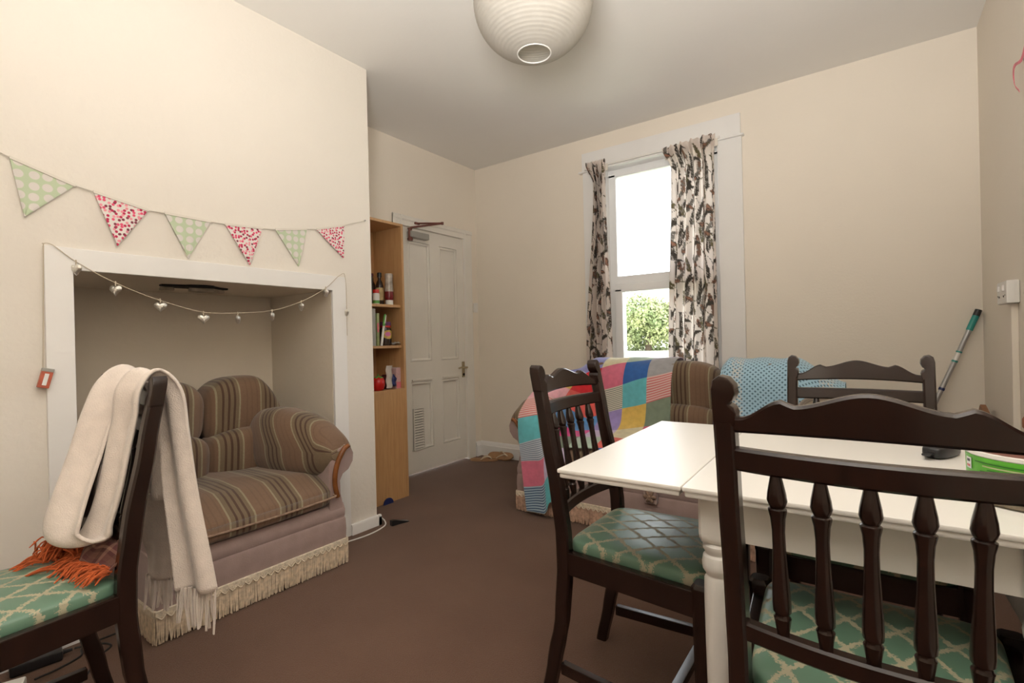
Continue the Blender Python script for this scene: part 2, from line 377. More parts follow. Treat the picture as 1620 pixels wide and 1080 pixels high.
def paper():
    mt, nt, b = new_mat('white_rice_paper'); b.inputs['Base Color'].default_value = (0.82, 0.78, 0.70, 1); b.inputs['Roughness'].default_value = 0.8
    f = noise(nt, 40, 4, coord(nt)); nt.links.new(ramp(nt, f, [(0.3, (0.52, 0.49, 0.44)), (0.7, (0.57, 0.54, 0.49))]), b.inputs['Base Color'])
    t = N(nt, 'ShaderNodeBsdfTranslucent'); t.inputs[0].default_value = (0.55, 0.52, 0.46, 1); mx = N(nt, 'ShaderNodeMixShader'); mx.inputs[0].default_value = 0.35
    out = nt.nodes['Material Output']; nt.links.new(b.outputs[0], mx.inputs[1]); nt.links.new(t.outputs[0], mx.inputs[2]); nt.links.new(mx.outputs[0], out.inputs[0]); return mt
M['paper'] = paper()
def glass():
    mt, nt, b = new_mat('clear_window_glass'); nt.nodes.remove(b)
    tr = N(nt, 'ShaderNodeBsdfTransparent'); gl = N(nt, 'ShaderNodeBsdfGlossy'); gl.inputs['Roughness'].default_value = 0.02
    fr = N(nt, 'ShaderNodeFresnel'); fr.inputs[0].default_value = 1.45; mx = N(nt, 'ShaderNodeMixShader')
    nt.links.new(fr.outputs[0], mx.inputs[0]); nt.links.new(tr.outputs[0], mx.inputs[1]); nt.links.new(gl.outputs[0], mx.inputs[2]); nt.links.new(mx.outputs[0], nt.nodes['Material Output'].inputs[0]); return mt
M['glass'] = glass()
def curtain_mat():
    mt, nt, b = new_mat('printed_cotton_curtain'); at = N(nt, 'ShaderNodeAttribute', attribute_name='print'); 
    wv = noise(nt, 400, 2, coord(nt)); col = mixc(nt, mathn(nt, 'MULTIPLY', wv, 0.15), at.outputs['Color'], (0.35, 0.28, 0.22))
    nt.links.new(col, b.inputs['Base Color']); b.inputs['Roughness'].default_value = 0.9
    t = N(nt, 'ShaderNodeBsdfTranslucent'); nt.links.new(col, t.inputs[0]); mx = N(nt, 'ShaderNodeMixShader'); mx.inputs[0].default_value = 0.45
    nt.links.new(b.outputs[0], mx.inputs[1]); nt.links.new(t.outputs[0], mx.inputs[2]); nt.links.new(mx.outputs[0], nt.nodes['Material Output'].inputs[0]); return mt
M['curtain'] = curtain_mat()
def leaf_mat(name, a, b_):
    mt, nt, b = new_mat(name); f = noise(nt, 1.2, 4, coord(nt)); nt.links.new(ramp(nt, f, [(0.3, a), (0.7, b_)]), b.inputs['Base Color']); b.inputs['Roughness'].default_value = 0.6; return mt
M['leaf'] = leaf_mat('garden_leaves', (0.16, 0.22, 0.09), (0.36, 0.38, 0.17)); M['leaf2'] = leaf_mat('dark_garden_leaves', (0.10, 0.17, 0.07), (0.24, 0.32, 0.14))
M['lawn'] = simple('mown_lawn', (0.40, 0.415, 0.30), 0.9, 0.2, 3, 0.4, 40)

# ================================================================== the room
XB, XD, YB, XR, H, YE, Y0, YF = -2.34, -2.947, 3.563, 0.488, 2.641, 1.865, 0.264, -1.6
struct('floor', box(XD-0.3, XR+0.3, YF-0.3, YB+0.05, -0.12, 0.0), M['carpet'], smooth=0)
struct('ceiling', box(XD-0.3, XR+0.3, YF-0.3, YB+0.3, H, H+0.12), M['ceiling'], smooth=0)
# wall with the window: four pieces around the opening, one mesh
WX0, WX1, WZ0, WZ1 = -1.655, -0.805, 0.70, 2.372
struct('wall_back', join(box(XD-0.3, WX0, YB, YB+0.28, 0, H), box(WX1, XR+0.3, YB, YB+0.28, 0, H), box(WX0, WX1, YB, YB+0.28, 0, WZ0), box(WX0, WX1, YB, YB+0.28, WZ1, H)), M['wall'], smooth=0)
struct('wall_right', box(XR, XR+0.15, YF-0.15, YB, 0, H), M['wall'], smooth=0)
DY0, DY1, DZ = 2.645, 3.372, 1.972
struct('wall_left', join(box(XD-0.15, XD, YE-0.05, DY0, 0, H), box(XD-0.15, XD, DY1, YB, 0, H), box(XD-0.15, XD, DY0, DY1, DZ, H), box(XD-0.15, XD, YF-0.15, Y0+0.2, 0, H)), M['wall'], smooth=0)
# chimney breast with the big opening: piers, head, and the plain recess behind
NY0, NY1, NZ, NXB = 0.529, 1.600, 1.348, -2.955
struct('wall_chimney_breast', join(box(XD-0.1, XB, Y0, NY0, 0, H), box(XD-0.1, XB, NY1, YE, 0, H), box(XD-0.1, XB, NY0, NY1, NZ, H)), M['breast'], smooth=0)
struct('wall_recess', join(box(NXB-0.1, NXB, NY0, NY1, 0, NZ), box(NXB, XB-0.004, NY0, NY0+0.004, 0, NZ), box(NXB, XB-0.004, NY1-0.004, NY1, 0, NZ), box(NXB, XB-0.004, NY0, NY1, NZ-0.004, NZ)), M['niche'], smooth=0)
# flat black patch painted in for the shade of the old flue hole
hole = [(-2.60+0.075*math.cos(a)*(1+0.25*math.sin(3*a+1)), 1.04+0.125*math.sin(a)*(1+0.22*math.cos(4*a))) for a in [2*math.pi*k/18 for k in range(18)]]
fh = struct('trim_flue_hole_shade', prism(hole, NZ-0.012, NZ-0.0045, 'xy'), M['hole_dark'])
mk('plaster_flake', prism([(-2.63, 1.02), (-2.57, 1.00), (-2.55, 1.10), (-2.60, 1.17), (-2.65, 1.12)], NZ-0.030, NZ-0.014, 'xy', 0.003), M['brokenplaster'], fh)
mk('plaster_flake', prism([(-2.66, 0.91), (-2.62, 0.90), (-2.60, 0.95), (-2.65, 0.97)], NZ-0.026, NZ-0.014, 'xy', 0.003), M['brokenplaster'], fh)
struct('wall_front', box(XD-0.3, XR+0.3, YF-0.15, YF, 0, H), M['wall'], smooth=0)
# baseboards
def skirt_prof(h, t): return [(0, 0), (t, 0), (t, h*0.72), (t*0.75, h*0.76), (t*0.75, h*0.84), (t*0.4, h*0.95), (0, h)]
struct('baseboard_back', prism([(YB-a, b) for a, b in skirt_prof(0.132, 0.022)], XD, XR, 'yz'), M['white'])
struct('baseboard_breast', join(prism([(0, 0), (0.02, 0), (0.02, 0.048), (0.014, 0.058), (0, 0.058)], 1.683, YE+0.02, 'xz'), prism([(YE, 0), (YE+0.02, 0), (YE+0.02, 0.048), (YE, 0.058)], -0.30, 0.02, 'yz')), M['white'], loc=(XB, 0, 0))
struct('baseboard_left', prism([(XB, 0), (XB+0.018, 0), (XB+0.018, 0.125), (XB+0.010, 0.14), (XB, 0.14)], Y0-0.0, 0.452, 'xz'), M['white'])
struct('baseboard_right', prism([(XR-a, b) for a, b in skirt_prof(0.132, 0.022)], YF, YB-0.02, 'xz'), M['white'])
struct('baseboard_door_wall', prism([(XD+a, b) for a, b in skirt_prof(0.132, 0.022)], 3.482, YB-0.02, 'xz'), M['white'])
# painted surround of the recess
t1 = struct('trim_1', join(box(XB-0.002, XB+0.014, 0.453, NY0+0.003, 0, 1.422, 0.003), box(XB-0.002, XB+0.014, NY1-0.003, 1.681, 0, 1.419, 0.003), box(XB-0.002, XB+0.014, NY0, NY1, NZ-0.006, 1.421, 0.003)), M['white'])
# ------------------------------------------------------------------ window in view
win = thing('window_1', 'white plastic sash window looking onto the garden', 'window'); win['kind'] = 'structure'
yo, yi = YB+0.085, YB+0.15
def fr(x0, x1, z0, z1, t, a=yo, b=yi, c=0.006):
    return join(box(x0, x1, a, b, z1-t, z1, c), box(x0, x1, a, b, z0, z0+t, c), box(x0, x0+t, a, b, z0+t*0.6, z1-t*0.6, c), box(x1-t, x1, a, b, z0+t*0.6, z1-t*0.6, c))
mk('outer_frame', fr(WX0, WX1, WZ0, WZ1, 0.062), M['upvc'], win)
mk('transom', box(WX0+0.05, WX1-0.05, yo, yi, 1.452, 1.535, 0.006), M['upvc'], win)
sash = mk('opening_sash', fr(WX0+0.045, WX1-0.045, WZ0+0.045, 1.470, 0.062, yo-0.022, yi-0.01, 0.007), M['upvc'], win)
mk('pane', box(WX0+0.055, WX1-0.055, yo+0.03, yo+0.036, 1.53, WZ1-0.055), M['glass'], win, smooth=0)
mk('pane', box(WX0+0.10, WX1-0.10, yo+0.02, yo+0.026, WZ0+0.1, 1.415), M['glass'], win, smooth=0)
mk('window_sill', box(WX0-0.05, WX1+0.05, YB-0.05, YB+0.10, WZ0-0.03, WZ0+0.002, 0.008), M['white'], win)
mk('reveal_lining', join(box(WX0-0.006, WX0+0.004, YB-0.005, yo+0.005, WZ0, WZ1), box(WX1-0.004, WX1+0.006, YB-0.005, yo+0.005, WZ0, WZ1), box(WX0, WX1, YB-0.005, yo+0.005, WZ1-0.004, WZ1+0.006)), M['white'], win)
t2 = struct('trim_2', join(box(-1.822, WX0+0.004, YB-0.022, YB, 0.60, 2.370, 0.003), box(WX1-0.004, -0.657, YB-0.022, YB, 0.60, 2.368, 0.003), box(-1.826, -0.662, YB-0.026, YB, 2.368, 2.515, 0.003), box(-1.850, -0.642, YB-0.040, YB, 2.360, 2.374, 0.004)), M['white'])
# ------------------------------------------------------------------ door
door = thing('door_1', 'off-white four-panel door with a louvred vent beside the bookcase', 'door', (XD, 0, 0)); door['kind'] = 'structure'
dt0, dt1 = -0.045, -0.004      # slab depth, local x
for a, b_ in ((DY0+0.004, 2.715), (2.955, 3.065), (3.285, DY1-0.004)): mk('stile', box(dt0, dt1, a, b_, 0.012, DZ-0.004, 0.002), M['doorwhite'], door)
for a, b_ in ((0.012, 0.19), (0.735, 0.90), (1.865, DZ-0.004)):
    mk('rail', box(dt0, dt1-0.0005, 2.71, 2.96, a, b_, 0.002), M['doorwhite'], door); mk('rail', box(dt0, dt1-0.0005, 3.06, 3.29, a, b_, 0.002), M['doorwhite'], door)
for y0, y1 in ((2.715, 2.955), (3.065, 3.285)):
    for z0, z1 in ((0.19, 0.735), (0.90, 1.865)):
        p = mk('panel', box(dt0+0.008, dt1-0.016, y0-0.01, y1+0.01, z0-0.01, z1+0.01), M['doorwhite'], door, smooth=0)
        t = 0.022; pr = [(0, 0), (0.012, 0.003), (0.016, 0.012), (0.010, t), (0, t)]
        def mould(y0, y1, z0, z1):
            V = []; F = []
            for (yy, zz, sy, sz) in ((y0, z0, 1, 1), (y1, z0, -1, 1), (y1, z1, -1, -1), (y0, z1, 1, -1)):
                for a, b_ in pr: V.append((dt1-0.016+a, yy+sy*b_, zz+sz*b_))
            n = len(pr)
            for c in range(4):
                for k in range(n-1):
                    F.append((c*n+k, c*n+k+1, ((c+1) % 4)*n+k+1, ((c+1) % 4)*n+k))
            return V, F
        mk('moulding', mould(y0, y1, z0, z1), M['doorwhite'], p)
        if z0 > 0.5: mk('sill_moulding', box(dt1-0.002, dt1+0.010, y0+0.01, y1-0.01, z0-0.155, z0-0.142, 0.003), M['doorwhite'], p)
vent = mk('vent', fr(0, 0.12, 0, 0.335, 0.010, -0.004, 0.004, 0.001), M['doorwhite'], door)
vent.location = (dt1+0.013, 2.722, 0.196); vent.rotation_euler = (0, 0, R_(90))
for k in range(15): 
    s = mk('slat', move(box(0.008, 0.112, -0.010, 0.010, -0.0012, 0.0012), M=Matrix.Rotation(R_(38), 3, 'X')), M['doorwhite'], vent, (0, 0.002, 0.022+k*0.0208), smooth=0)
mk('vent_gap_shade', box(0.006, 0.114, 0.012, 0.014, 0.006, 0.329), M['hole_dark'], vent, smooth=0)  # black sheet stands in for the shade between the slats
# lever handle on a plate
hp = mk('handle_plate', box(dt1, dt1+0.006, 3.322, 3.358, 0.735, 0.875, 0.004), M['brass'], door)
mk('lever', join(tube([(dt1, 3.34, 0.822), (dt1+0.045, 3.34, 0.822)], 0.009, 10), tube(catmull([(dt1+0.045, 3.345, 0.822), (dt1+0.05, 3.31, 0.823), (dt1+0.048, 3.27, 0.826), (dt1+0.044, 3.235, 0.820)], 5), [0.009]*6+[0.008]*6+[0.007]*4, 10)), M['brass'], hp)
mk('keyhole', move(lathe([(0, 0), (0.012, 0), (0.012, 0.004), (0, 0.004)], 14), (dt1+0.006, 3.34, 0.760), Matrix.Rotation(R_(90), 3, 'Y')), M['hole_dark'], hp)  # keyhole is a black disc, its shade put into the colour
# overhead closer
cl = mk('door_closer', box(dt1, dt1+0.055, 2.705, 2.905, 1.885, 1.935, 0.008), M['grey'], door)
mk('closer_spindle', move(lathe([(0, -0.03), (0.02, -0.028), (0.024, -0.012), (0.016, 0.0), (0.016, 0.06), (0.022, 0.07), (0, 0.075)], 16), (dt1+0.03, 2.715, 1.885)), M['brownmetal'], cl)
mk('closer_arm', join(tube([(dt1+0.03, 2.715, 1.960), (dt1+0.20, 2.905, 2.0)], 0.008, 8), tube([(dt1+0.20, 2.905, 2.002), (dt1+0.02, 2.80, 2.010)], 0.007, 8), move(lathe([(0, -0.012), (0.011, -0.01), (0.011, 0.01), (0, 0.012)], 12), (dt1+0.20, 2.905, 2.0))), M['brownmetal'], cl)
mk('closer_bracket', box(dt1+0.004, dt1+0.03, 2.775, 2.825, 2.0, 2.018, 0.003), M['brownmetal'], cl)
# architrave
def arch(y0, y1, z0, z1): return prism([(0, y0), (0.018, y0+0.004), (0.022, y0+0.02), (0.012, y0+0.03), (0.016, y1-0.012), (0.008, y1), (0, y1)], z0, z1, 'xy')
t3 = struct('trim_3', join(arch(DY1-0.004, 3.478, 0, 2.052), move(arch(-(DY0+0.004), -2.558, 0, 2.05), s=(1, -1, 1)), prism([(0, DZ), (0.014, DZ+0.002), (0.012, DZ+0.04), (0.020, DZ+0.05), (0.020, 2.045), (0.008, 2.055), (0, 2.055)], 2.558, 3.478, 'xz')), M['doorwhite'], loc=(XD, 0, 0))
# light switch next to the door
sw = thing('light_switch', 'small off-white light switch on the wall right of the door', 'switch', (XD, 3.522, 1.362))
mk('plate', box(0, 0.010, -0.030, 0.030, -0.043, 0.043, 0.004), M['plastic_white'], sw); mk('rocker', move(box(0, 0.006, -0.007, 0.007, -0.013, 0.013, 0.002), (0.009, 0, 0), Matrix.Rotation(R_(6), 3, 'Y')), M['plastic_white'], sw)
# double socket box and trunking on the right wall
so = thing('wall_socket', 'white double switch box on the right-hand wall', 'switch', (XR, 2.855, 1.20))
mk('box', box(-0.040, 0, -0.088, 0.088, -0.046, 0.046, 0.005), M['plastic_white'], so)
for k in (-1, 1):
    mk('rocker', box(-0.047, -0.038, k*0.04-0.010, k*0.04+0.010, 0.006, 0.030, 0.002), M['plastic_white'], so)
    mk('screw', move(lathe([(0, 0), (0.004, 0), (0.003, 0.002), (0, 0.0025)], 10), (-0.040, k*0.066, -0.012), Matrix.Rotation(R_(-90), 3, 'Y')), M['grey'], so)
    mk('indicator', box(-0.042, -0.039, k*0.04-0.004, k*0.04+0.004, -0.02, -0.012, 0.001), M['black'], so)
tag(mk('cable_trunking', box(XR-0.022, XR, 2.80, 2.84, 0.133, 1.154, 0.003), M['wall']), 'cream-painted cable trunking running down the right-hand wall', 'trunking')

# ================================================================== dining chairs
PW = 0.182                                   # half distance between the back posts
def post_y(z): 
    pts = [(0.0, -0.050), (0.12, -0.022), (0.26, 0.008), (0.40, 0.020), (0.50, 0.018), (0.62, 0.002), (0.80, -0.032), (0.985, -0.064)]
    for (z0, a), (z1, b_) in zip(pts, pts[1:]):
        if z <= z1: return lerp(a, b_, smooth01((z-z0)/(z1-z0))*0.35+0.65*(z-z0)/(z1-z0))
    return pts[-1][1]
def bow(x): return -0.026*(1-(x/PW)**2)       # the rails bow backwards in plan
def chair_post(s):
    secs = []
    for z in np.linspace(0, 0.905, 26):
        d = 0.030+0.012*smooth01((z-0.05)/0.3)*(1-smooth01((z-0.55)/0.4)*0.55)+(0.006 if z < 0.2 else 0)
        wx = 0.031; y = post_y(z)
        secs.append([(s*PW+a, y+b_, z) for a, b_ in rrect(wx, d, 0.005)])
    body = loft(secs)
    # carved head: straight outside, scroll and notch on the inside
    out = [(-0.0155, 0.90), (-0.0155, 0.955), (-0.012, 0.970), (-0.003, 0.977), (0.009, 0.974), (0.018, 0.963), (0.0195, 0.950), (0.015, 0.939), (0.009, 0.934), (0.016, 0.929), (0.019, 0.920), (0.0155, 0.90)]
    hd = prism([(s*PW-s*a, b_) for a, b_ in out], -0.017, 0.017, 'xz', 0.003)
    hd = ([(x, y+post_y(z), z) for x, y, z in hd[0]], hd[1])
    return join(body, hd)
def rail_curved(top, bot, y_at, t, x0=-PW+0.012, x1=PW-0.012, n=40):
    secs = []
    for i in range(n+1):
        x = lerp(x0, x1, i/n); zt, zb = top(x), bot(x); yc = y_at((zt+zb)/2)+bow(x); c = 0.004
        dy = lambda z: post_y(z)-post_y((zt+zb)/2)
        secs.append([(x, yc+dy(z)+b_, z) for b_, z in ((-t/2+c, zb), (t/2-c, zb), (t/2, zb+c), (t/2, zt-c), (t/2-c, zt), (-t/2+c, zt), (-t/2, zt-c), (-t/2, zb+c))])
    return loft(secs)
def crest_top(x):
    a = abs(x)
    if a > 0.100: return lerp(0.944, 0.914, smooth01((a-0.100)/0.06))
    if a > 0.088: return lerp(0.937, 0.944, (a-0.088)/0.012)
    return 0.937+0.021*smooth01(1-a/0.088)
SP = [(0.0075, 0), (0.0085, 0.02), (0.0115, 0.10), (0.0125, 0.125), (0.0105, 0.135), (0.0100, 0.15), (0.0128, 0.165), (0.0132, 0.21), (0.0125, 0.30), (0.0108, 0.42), (0.0092, 0.56), (0.0090, 0.66), (0.0105, 0.74), (0.0130, 0.785), (0.0128, 0.795), (0.0100, 0.803), (0.0120, 0.82), (0.0140, 0.845), (0.0128, 0.89), (0.0095, 0.955), (0.0072, 1.0)]
def chair_spindle(x):
    z0, z1 = 0.573, 0.833; A = Vector((x, post_y(z0)+bow(x), z0)); B = Vector((x, post_y(z1)+bow(x), z1))
    V, F = lathe([(r, t) for r, t in SP], 14); q = B-A
    return [tuple(A+q*v[2]+Vector((v[0], v[1], 0))) for v in V], F
FWX, FY, RYF = 0.212, 0.405, 0.035           # front legs: half spacing, depth; seat starts behind
def make_chair():
    t = thing('dining_chair', '', 'chair')
    dw = M['darkwood']
    for s in (-1, 1): mk('back_post', chair_post(s), dw, t)
    mk('crest_rail', rail_curved(crest_top, lambda x: 0.889+0.007*(1-(x/PW)**2), post_y, 0.022), dw, t)
    mk('upper_back_rail', rail_curved(lambda x: 0.866, lambda x: 0.830, post_y, 0.024), dw, t)
    mk('lower_back_rail', rail_curved(lambda x: 0.578, lambda x: 0.545, post_y, 0.024), dw, t)
    for k in range(-2, 3): mk('spindle', chair_spindle(k*0.0567), dw, t)
    for s in (-1, 1):                        # front legs with a little rounded cap proud of the seat corner
        secs = [[(s*(FWX-0.001)+a*k, FY+b_*k, z) for a, b_ in rrect(0.040, 0.040, 0.007)] for z, k in ((0, 0.74), (0.05, 0.78), (0.25, 0.92), (0.36, 1.0), (0.452, 1.04), (0.462, 1.12), (0.470, 1.10), (0.477, 0.85))]
        mk('front_leg', loft(secs), dw, t)
        # side seat rail, tapering from the back post to the front leg
        ang = math.atan2(FWX-PW, FY-0.02); L = math.hypot(FWX-PW, FY-0.02)
        mk('seat_rail', move(box(-0.012, 0.012, 0, L, 0.392, 0.456, 0.004), (s*PW, 0.02, 0), Matrix.Rotation(-s*ang, 3, 'Z')), dw, t)
        # side stretcher
        mk('stretcher', move(box(-0.011, 0.011, 0, L+0.01, 0.102, 0.134, 0.003), (s*PW, 0.005, 0), Matrix.Rotation(-s*ang, 3, 'Z')), dw, t)
    mk('seat_rail', box(-FWX, FWX, FY-0.012, FY+0.012, 0.392, 0.458, 0.004), dw, t); mk('seat_rail', box(-PW, PW, 0.008, 0.032, 0.392, 0.450, 0.004), dw, t)
    mk('stretcher', box(-0.202, 0.202, 0.285, 0.312, 0.106, 0.131, 0.003), dw, t)
    # drop-in seat pad, wider at the front
    V, F, U = superq(1, 1, 0.030, 0.35, 0.22, 64, 18)
    V2 = []
    for x, y, z in V:
        yy = 0.217+y*0.197; k = lerp(0.172, 0.198, (yy-0.02)/0.394); V2.append((x*k, yy, 0.458+z*(0.55 if z < 0 else 1)+0.010*(1-x*x)*(1-y*y)))
    mk('seat_pad', (V2, F, U), M['seat'], t, smooth=180)
    return t
proto = make_chair()
CH = [(-0.003, 0.874, 0.5, 'dark wood spindle-back dining chair in the foreground right, back towards the viewer', 1.013),
      (-0.729, 1.400, -90.3, 'dark wood spindle-back dining chair at the left leaf of the white table', 1.0),
      (-0.036, 1.922, 180.2, 'dark wood spindle-back dining chair on the far side of the white table, facing the viewer', 1.0),
      (-1.672, 0.440, 181.0, 'dark wood spindle-back dining chair at left with the cream scarf over its back', 1.003)]
for i, (x, y, a, lab, sz) in enumerate(CH):
    c = proto if i == 0 else copy_tree(proto)
    c.location = (x, y, 0); c.rotation_euler = (0, 0, R_(a)); c.scale = (1, 1, sz); c['label'] = lab; c['group'] = 'set of spindle-back dining chairs'
# ================================================================== white drop-leaf table
TA = R_(1.257)
tb = thing('dining_table', 'white drop-leaf dining table with turned legs and one leaf raised', 'table', (-0.607, 1.012, 0), TA)
tw = M['tablewhite']; TH = 0.744
def top_slab(x0, x1, y0, y1):               # moulded edge: a small step below the top
    return join(box(x0, x1, y0, y1, TH-0.010, TH, 0.003), box(x0+0.004, x1-0.004, y0+0.004, y1-0.004, TH-0.022, TH-0.009, 0.004))
mk('table_leaf', top_slab(0, 0.2892, 0, 0.78), tw, tb)
mk('table_top', top_slab(0.2908, 0.880, 0, 0.78), tw, tb)
lf = mk('table_leaf', move(top_slab(0, 0.288, 0, 0.78), (0.892+0.0, 0, 0), None), tw, tb)      # right leaf hangs down
lf.data.transform(Matrix.Translation((0.884, 0, TH-0.024)) @ Matrix.Rotation(R_(90), 4, 'Y') @ Matrix.Translation((-0.892, 0, -TH)))
for y in (0.055, 0.705): mk('apron', box(0.345, 0.825, y, y+0.02, TH-0.113, TH-0.022, 0.002), tw, tb)
for x in (0.32, 0.832): mk('apron', box(x, x+0.02, 0.09, 0.69, TH-0.113, TH-0.022, 0.002), tw, tb)
mk('leaf_support', box(0.06, 0.80, 0.375, 0.405, TH-0.060, TH-0.0225, 0.003), tw, tb)
LP = [(0.0, 0.0), (0.0165, 0.0), (0.0205, 0.05), (0.0265, 0.38), (0.0278, 0.50), (0.0270, 0.541), (0.0235, 0.548), (0.0235, 0.552), (0.0300, 0.562), (0.0312, 0.575), (0.0285, 0.590), (0.0240, 0.594), (0.0240, 0.597), (0.0290, 0.605), (0.0290, 0.613), (0.0240, 0.620), (0.0240, 0.64), (0, 0.64)]
for x in (0.342, 0.828):
    for y in (0.072, 0.708):
        lg = mk('table_leg', move(lathe(LP, 28), (x, y, 0)), tw, tb)
        # square block with a rounded lower end
        secs = [[(x+a*k, y+b_*k, z) for a, b_ in rrect(0.062, 0.062, 0.006)] for z, k in ((0.618, 0.72), (0.622, 0.88), (0.630, 0.97), (0.640, 1.0), (TH-0.0225, 1.0))]
        mk('leg_block', loft(secs), tw, lg)
# ------------------------------------------------------------------ things on the table
tub = thing('plastic_tub', 'round white tub with a bright green label at the right end of the table', 'tub', (0.235, 1.258, TH+0.012))
mk('body', lathe([(0, 0), (0.082, 0), (0.088, 0.006), (0.090, 0.066), (0.092, 0.068), (0.092, 0.074), (0.087, 0.075), (0.085, 0.060), (0, 0.058)], 40), M['plastic_white'], tub)
mk('contents', lathe([(0, 0.060), (0.0845, 0.061), (0.0845, 0.066), (0, 0.070)], 32), M['brownmetal'], tub)
mk('label_band', lathe([(0.0893, 0.007), (0.0897, 0.009), (0.0913, 0.064), (0.0908, 0.066)], 48, False), simple('green_tub_label', (0.10, 0.42, 0.03), 0.35, 0.15, 30), tub)
def band(r, z0, z1, a0, a1, n=20, dz=0.0):
    V = []; F = []
    for i in range(n+1):
        a = R_(lerp(a0, a1, i/n)); q = math.sin(math.pi*i/n)**0.5 if dz else 1
        zc, h = (z0+z1)/2, (z1-z0)/2*q
        V += [(r*math.cos(a), r*math.sin(a), zc-h), (r*math.cos(a), r*math.sin(a), zc+h)]
    for i in range(n): F.append((2*i, 2*i+2, 2*i+3, 2*i+1))
    return V, F
mk('label_swoosh', band(0.0921, 0.026, 0.034, 205, 300, 24, 1), M['paper_white'], tub); mk('label_line', band(0.0921, 0.050, 0.0525, 215, 300, 24), M['palegreen'], tub)
gp = simple('dark_green_print', (0.03, 0.18, 0.02), 0.4)
for z0, z1, a0 in ((0.056, 0.058, 205), (0.040, 0.0425, 212), (0.014, 0.017, 205), (0.045, 0.0465, 220)): mk('label_line', band(0.0921, z0, z1, a0, 300, 24), gp, tub)
mk('label_box', band(0.0921, 0.040, 0.060, 188, 199, 6), M['paper_white'], tub); mk('label_mark', band(0.0924, 0.043, 0.047, 190, 197, 6), M['red'], tub); mk('label_mark', band(0.0924, 0.052, 0.057, 190, 197, 6), M['black'], tub)
tag(mk('round_mat', move(lathe([(0, 0), (0.100, 0), (0.105, 0.004), (0.104, 0.010), (0.098, 0.0115), (0, 0.0115)], 40), (0.235, 1.258, TH+0.0005)), M['cork']), 'round mottled brown mat under the green tub', 'mat')
gc = thing('glasses_case', 'small black case lying on the far right of the white table', 'case', (0.140, 1.590, TH), R_(62))
mk('shell', superq(0.058, 0.024, 0.015, 0.45, 0.5, 28, 14, fn=lambda x, y, z: (x, y*(1-0.25*(x > 0)*x/0.075), z+0.0155)), M['black'], gc, smooth=180)
mk('tab', box(-0.080, -0.050, -0.009, 0.009, 0.010, 0.016, 0.003), M['black'], gc)
# ================================================================== bookcase
bc = thing('bookcase', 'tall narrow beech bookcase with open shelves above a plain lower panel', 'bookcase', (-2.59, 2.342, 0))
be = M['beech']; BD, BW, BH = 0.30, 0.43, 1.868
mk('side_panel', box(-BD, 0, -0.018, 0, 0, BH, 0.001), be, bc); mk('side_panel', box(-BD, 0, -BW, -BW+0.018, 0, BH, 0.001), be, bc)
mk('top_panel', box(-BD, 0.0, -BW+0.018, -0.018, BH-0.018, BH, 0.001), be, bc)
mk('back_panel', box(-BD, -BD+0.006, -BW+0.018, -0.018, 0.03, BH-0.018), be, bc, smooth=0)
for z in (1.313, 1.037, 0.742): mk('shelf', box(-BD+0.006, -0.022 if z > 0.8 else 0.0, -BW+0.018, -0.018, z-0.018, z, 0.001), be, bc)
mk('lower_panel', box(-0.020, -0.001, -BW+0.018, -0.018, 0.0, 0.724, 0.001), be, bc)
SX = -2.66
def bottle(name, lab, cat, loc, prof, mat, n=20): 
    t = thing(name, lab, cat, loc); mk('body', lathe(prof, n), mat, t, smooth=50); return t
b1 = bottle('sauce_bottle', 'tall dark bottle with black cap and tan label on the top shelf', 'bottle', (-2.680, 2.203, 1.313), [(0, 0), (0.024, 0), (0.026, 0.006), (0.026, 0.125), (0.020, 0.150), (0.011, 0.170), (0.011, 0.196), (0, 0.196)], M['darkglass'])
mk('cap', lathe([(0, 0.186), (0.015, 0.186), (0.015, 0.214), (0.013, 0.217), (0, 0.217)], 20), M['black'], b1); mk('label', lathe([(0.0262, 0.030), (0.0268, 0.032), (0.0268, 0.112), (0.0262, 0.114)], 20, False), M['label'], b1)
b2 = bottle('spice_jar', 'small white jar with red lid on the top shelf beside the dark bottle', 'jar', (-2.640, 2.140, 1.313), [(0, 0), (0.020, 0), (0.022, 0.004), (0.022, 0.066), (0.018, 0.074), (0, 0.074)], M['plastic_white'])
mk('lid', lathe([(0, 0.072), (0.021, 0.072), (0.021, 0.092), (0.019, 0.096), (0, 0.096)], 20), M['red'], b2); mk('band', lathe([(0.0222, 0.004), (0.0228, 0.006), (0.0228, 0.022), (0.0222, 0.024)], 20, False), M['green'], b2)
b3 = bottle('ketchup_bottle', 'clear squeezy bottle standing on its white cap with red sauce inside', 'bottle', (-2.645, 2.255, 1.313), [(0, 0.030), (0.026, 0.032), (0.029, 0.045), (0.030, 0.085), (0.0295, 0.090), (0, 0.090)], M['ketchup'])
mk('cap', lathe([(0, 0), (0.024, 0), (0.026, 0.003), (0.026, 0.031), (0, 0.031)], 20), M['plastic_white'], b3); mk('empty_upper_body', lathe([(0.0300, 0.090), (0.027, 0.12), (0.025, 0.17), (0.028, 0.205), (0.024, 0.212), (0, 0.213)], 20), simple('smeared_clear_plastic', (0.42, 0.36, 0.31), 0.15, 0.35, 30), b3)
b4 = bottle('vinegar_bottle', 'dark brown bottle at the back of the top shelf, half hidden', 'bottle', (-2.79, 2.225, 1.313), [(0, 0), (0.027, 0), (0.028, 0.14), (0.014, 0.175), (0.013, 0.21), (0, 0.212)], M['darkglass'])
mk('cap', lathe([(0, 0.205), (0.015, 0.205), (0.015, 0.225), (0, 0.227)], 16), M['maroon'], b4)
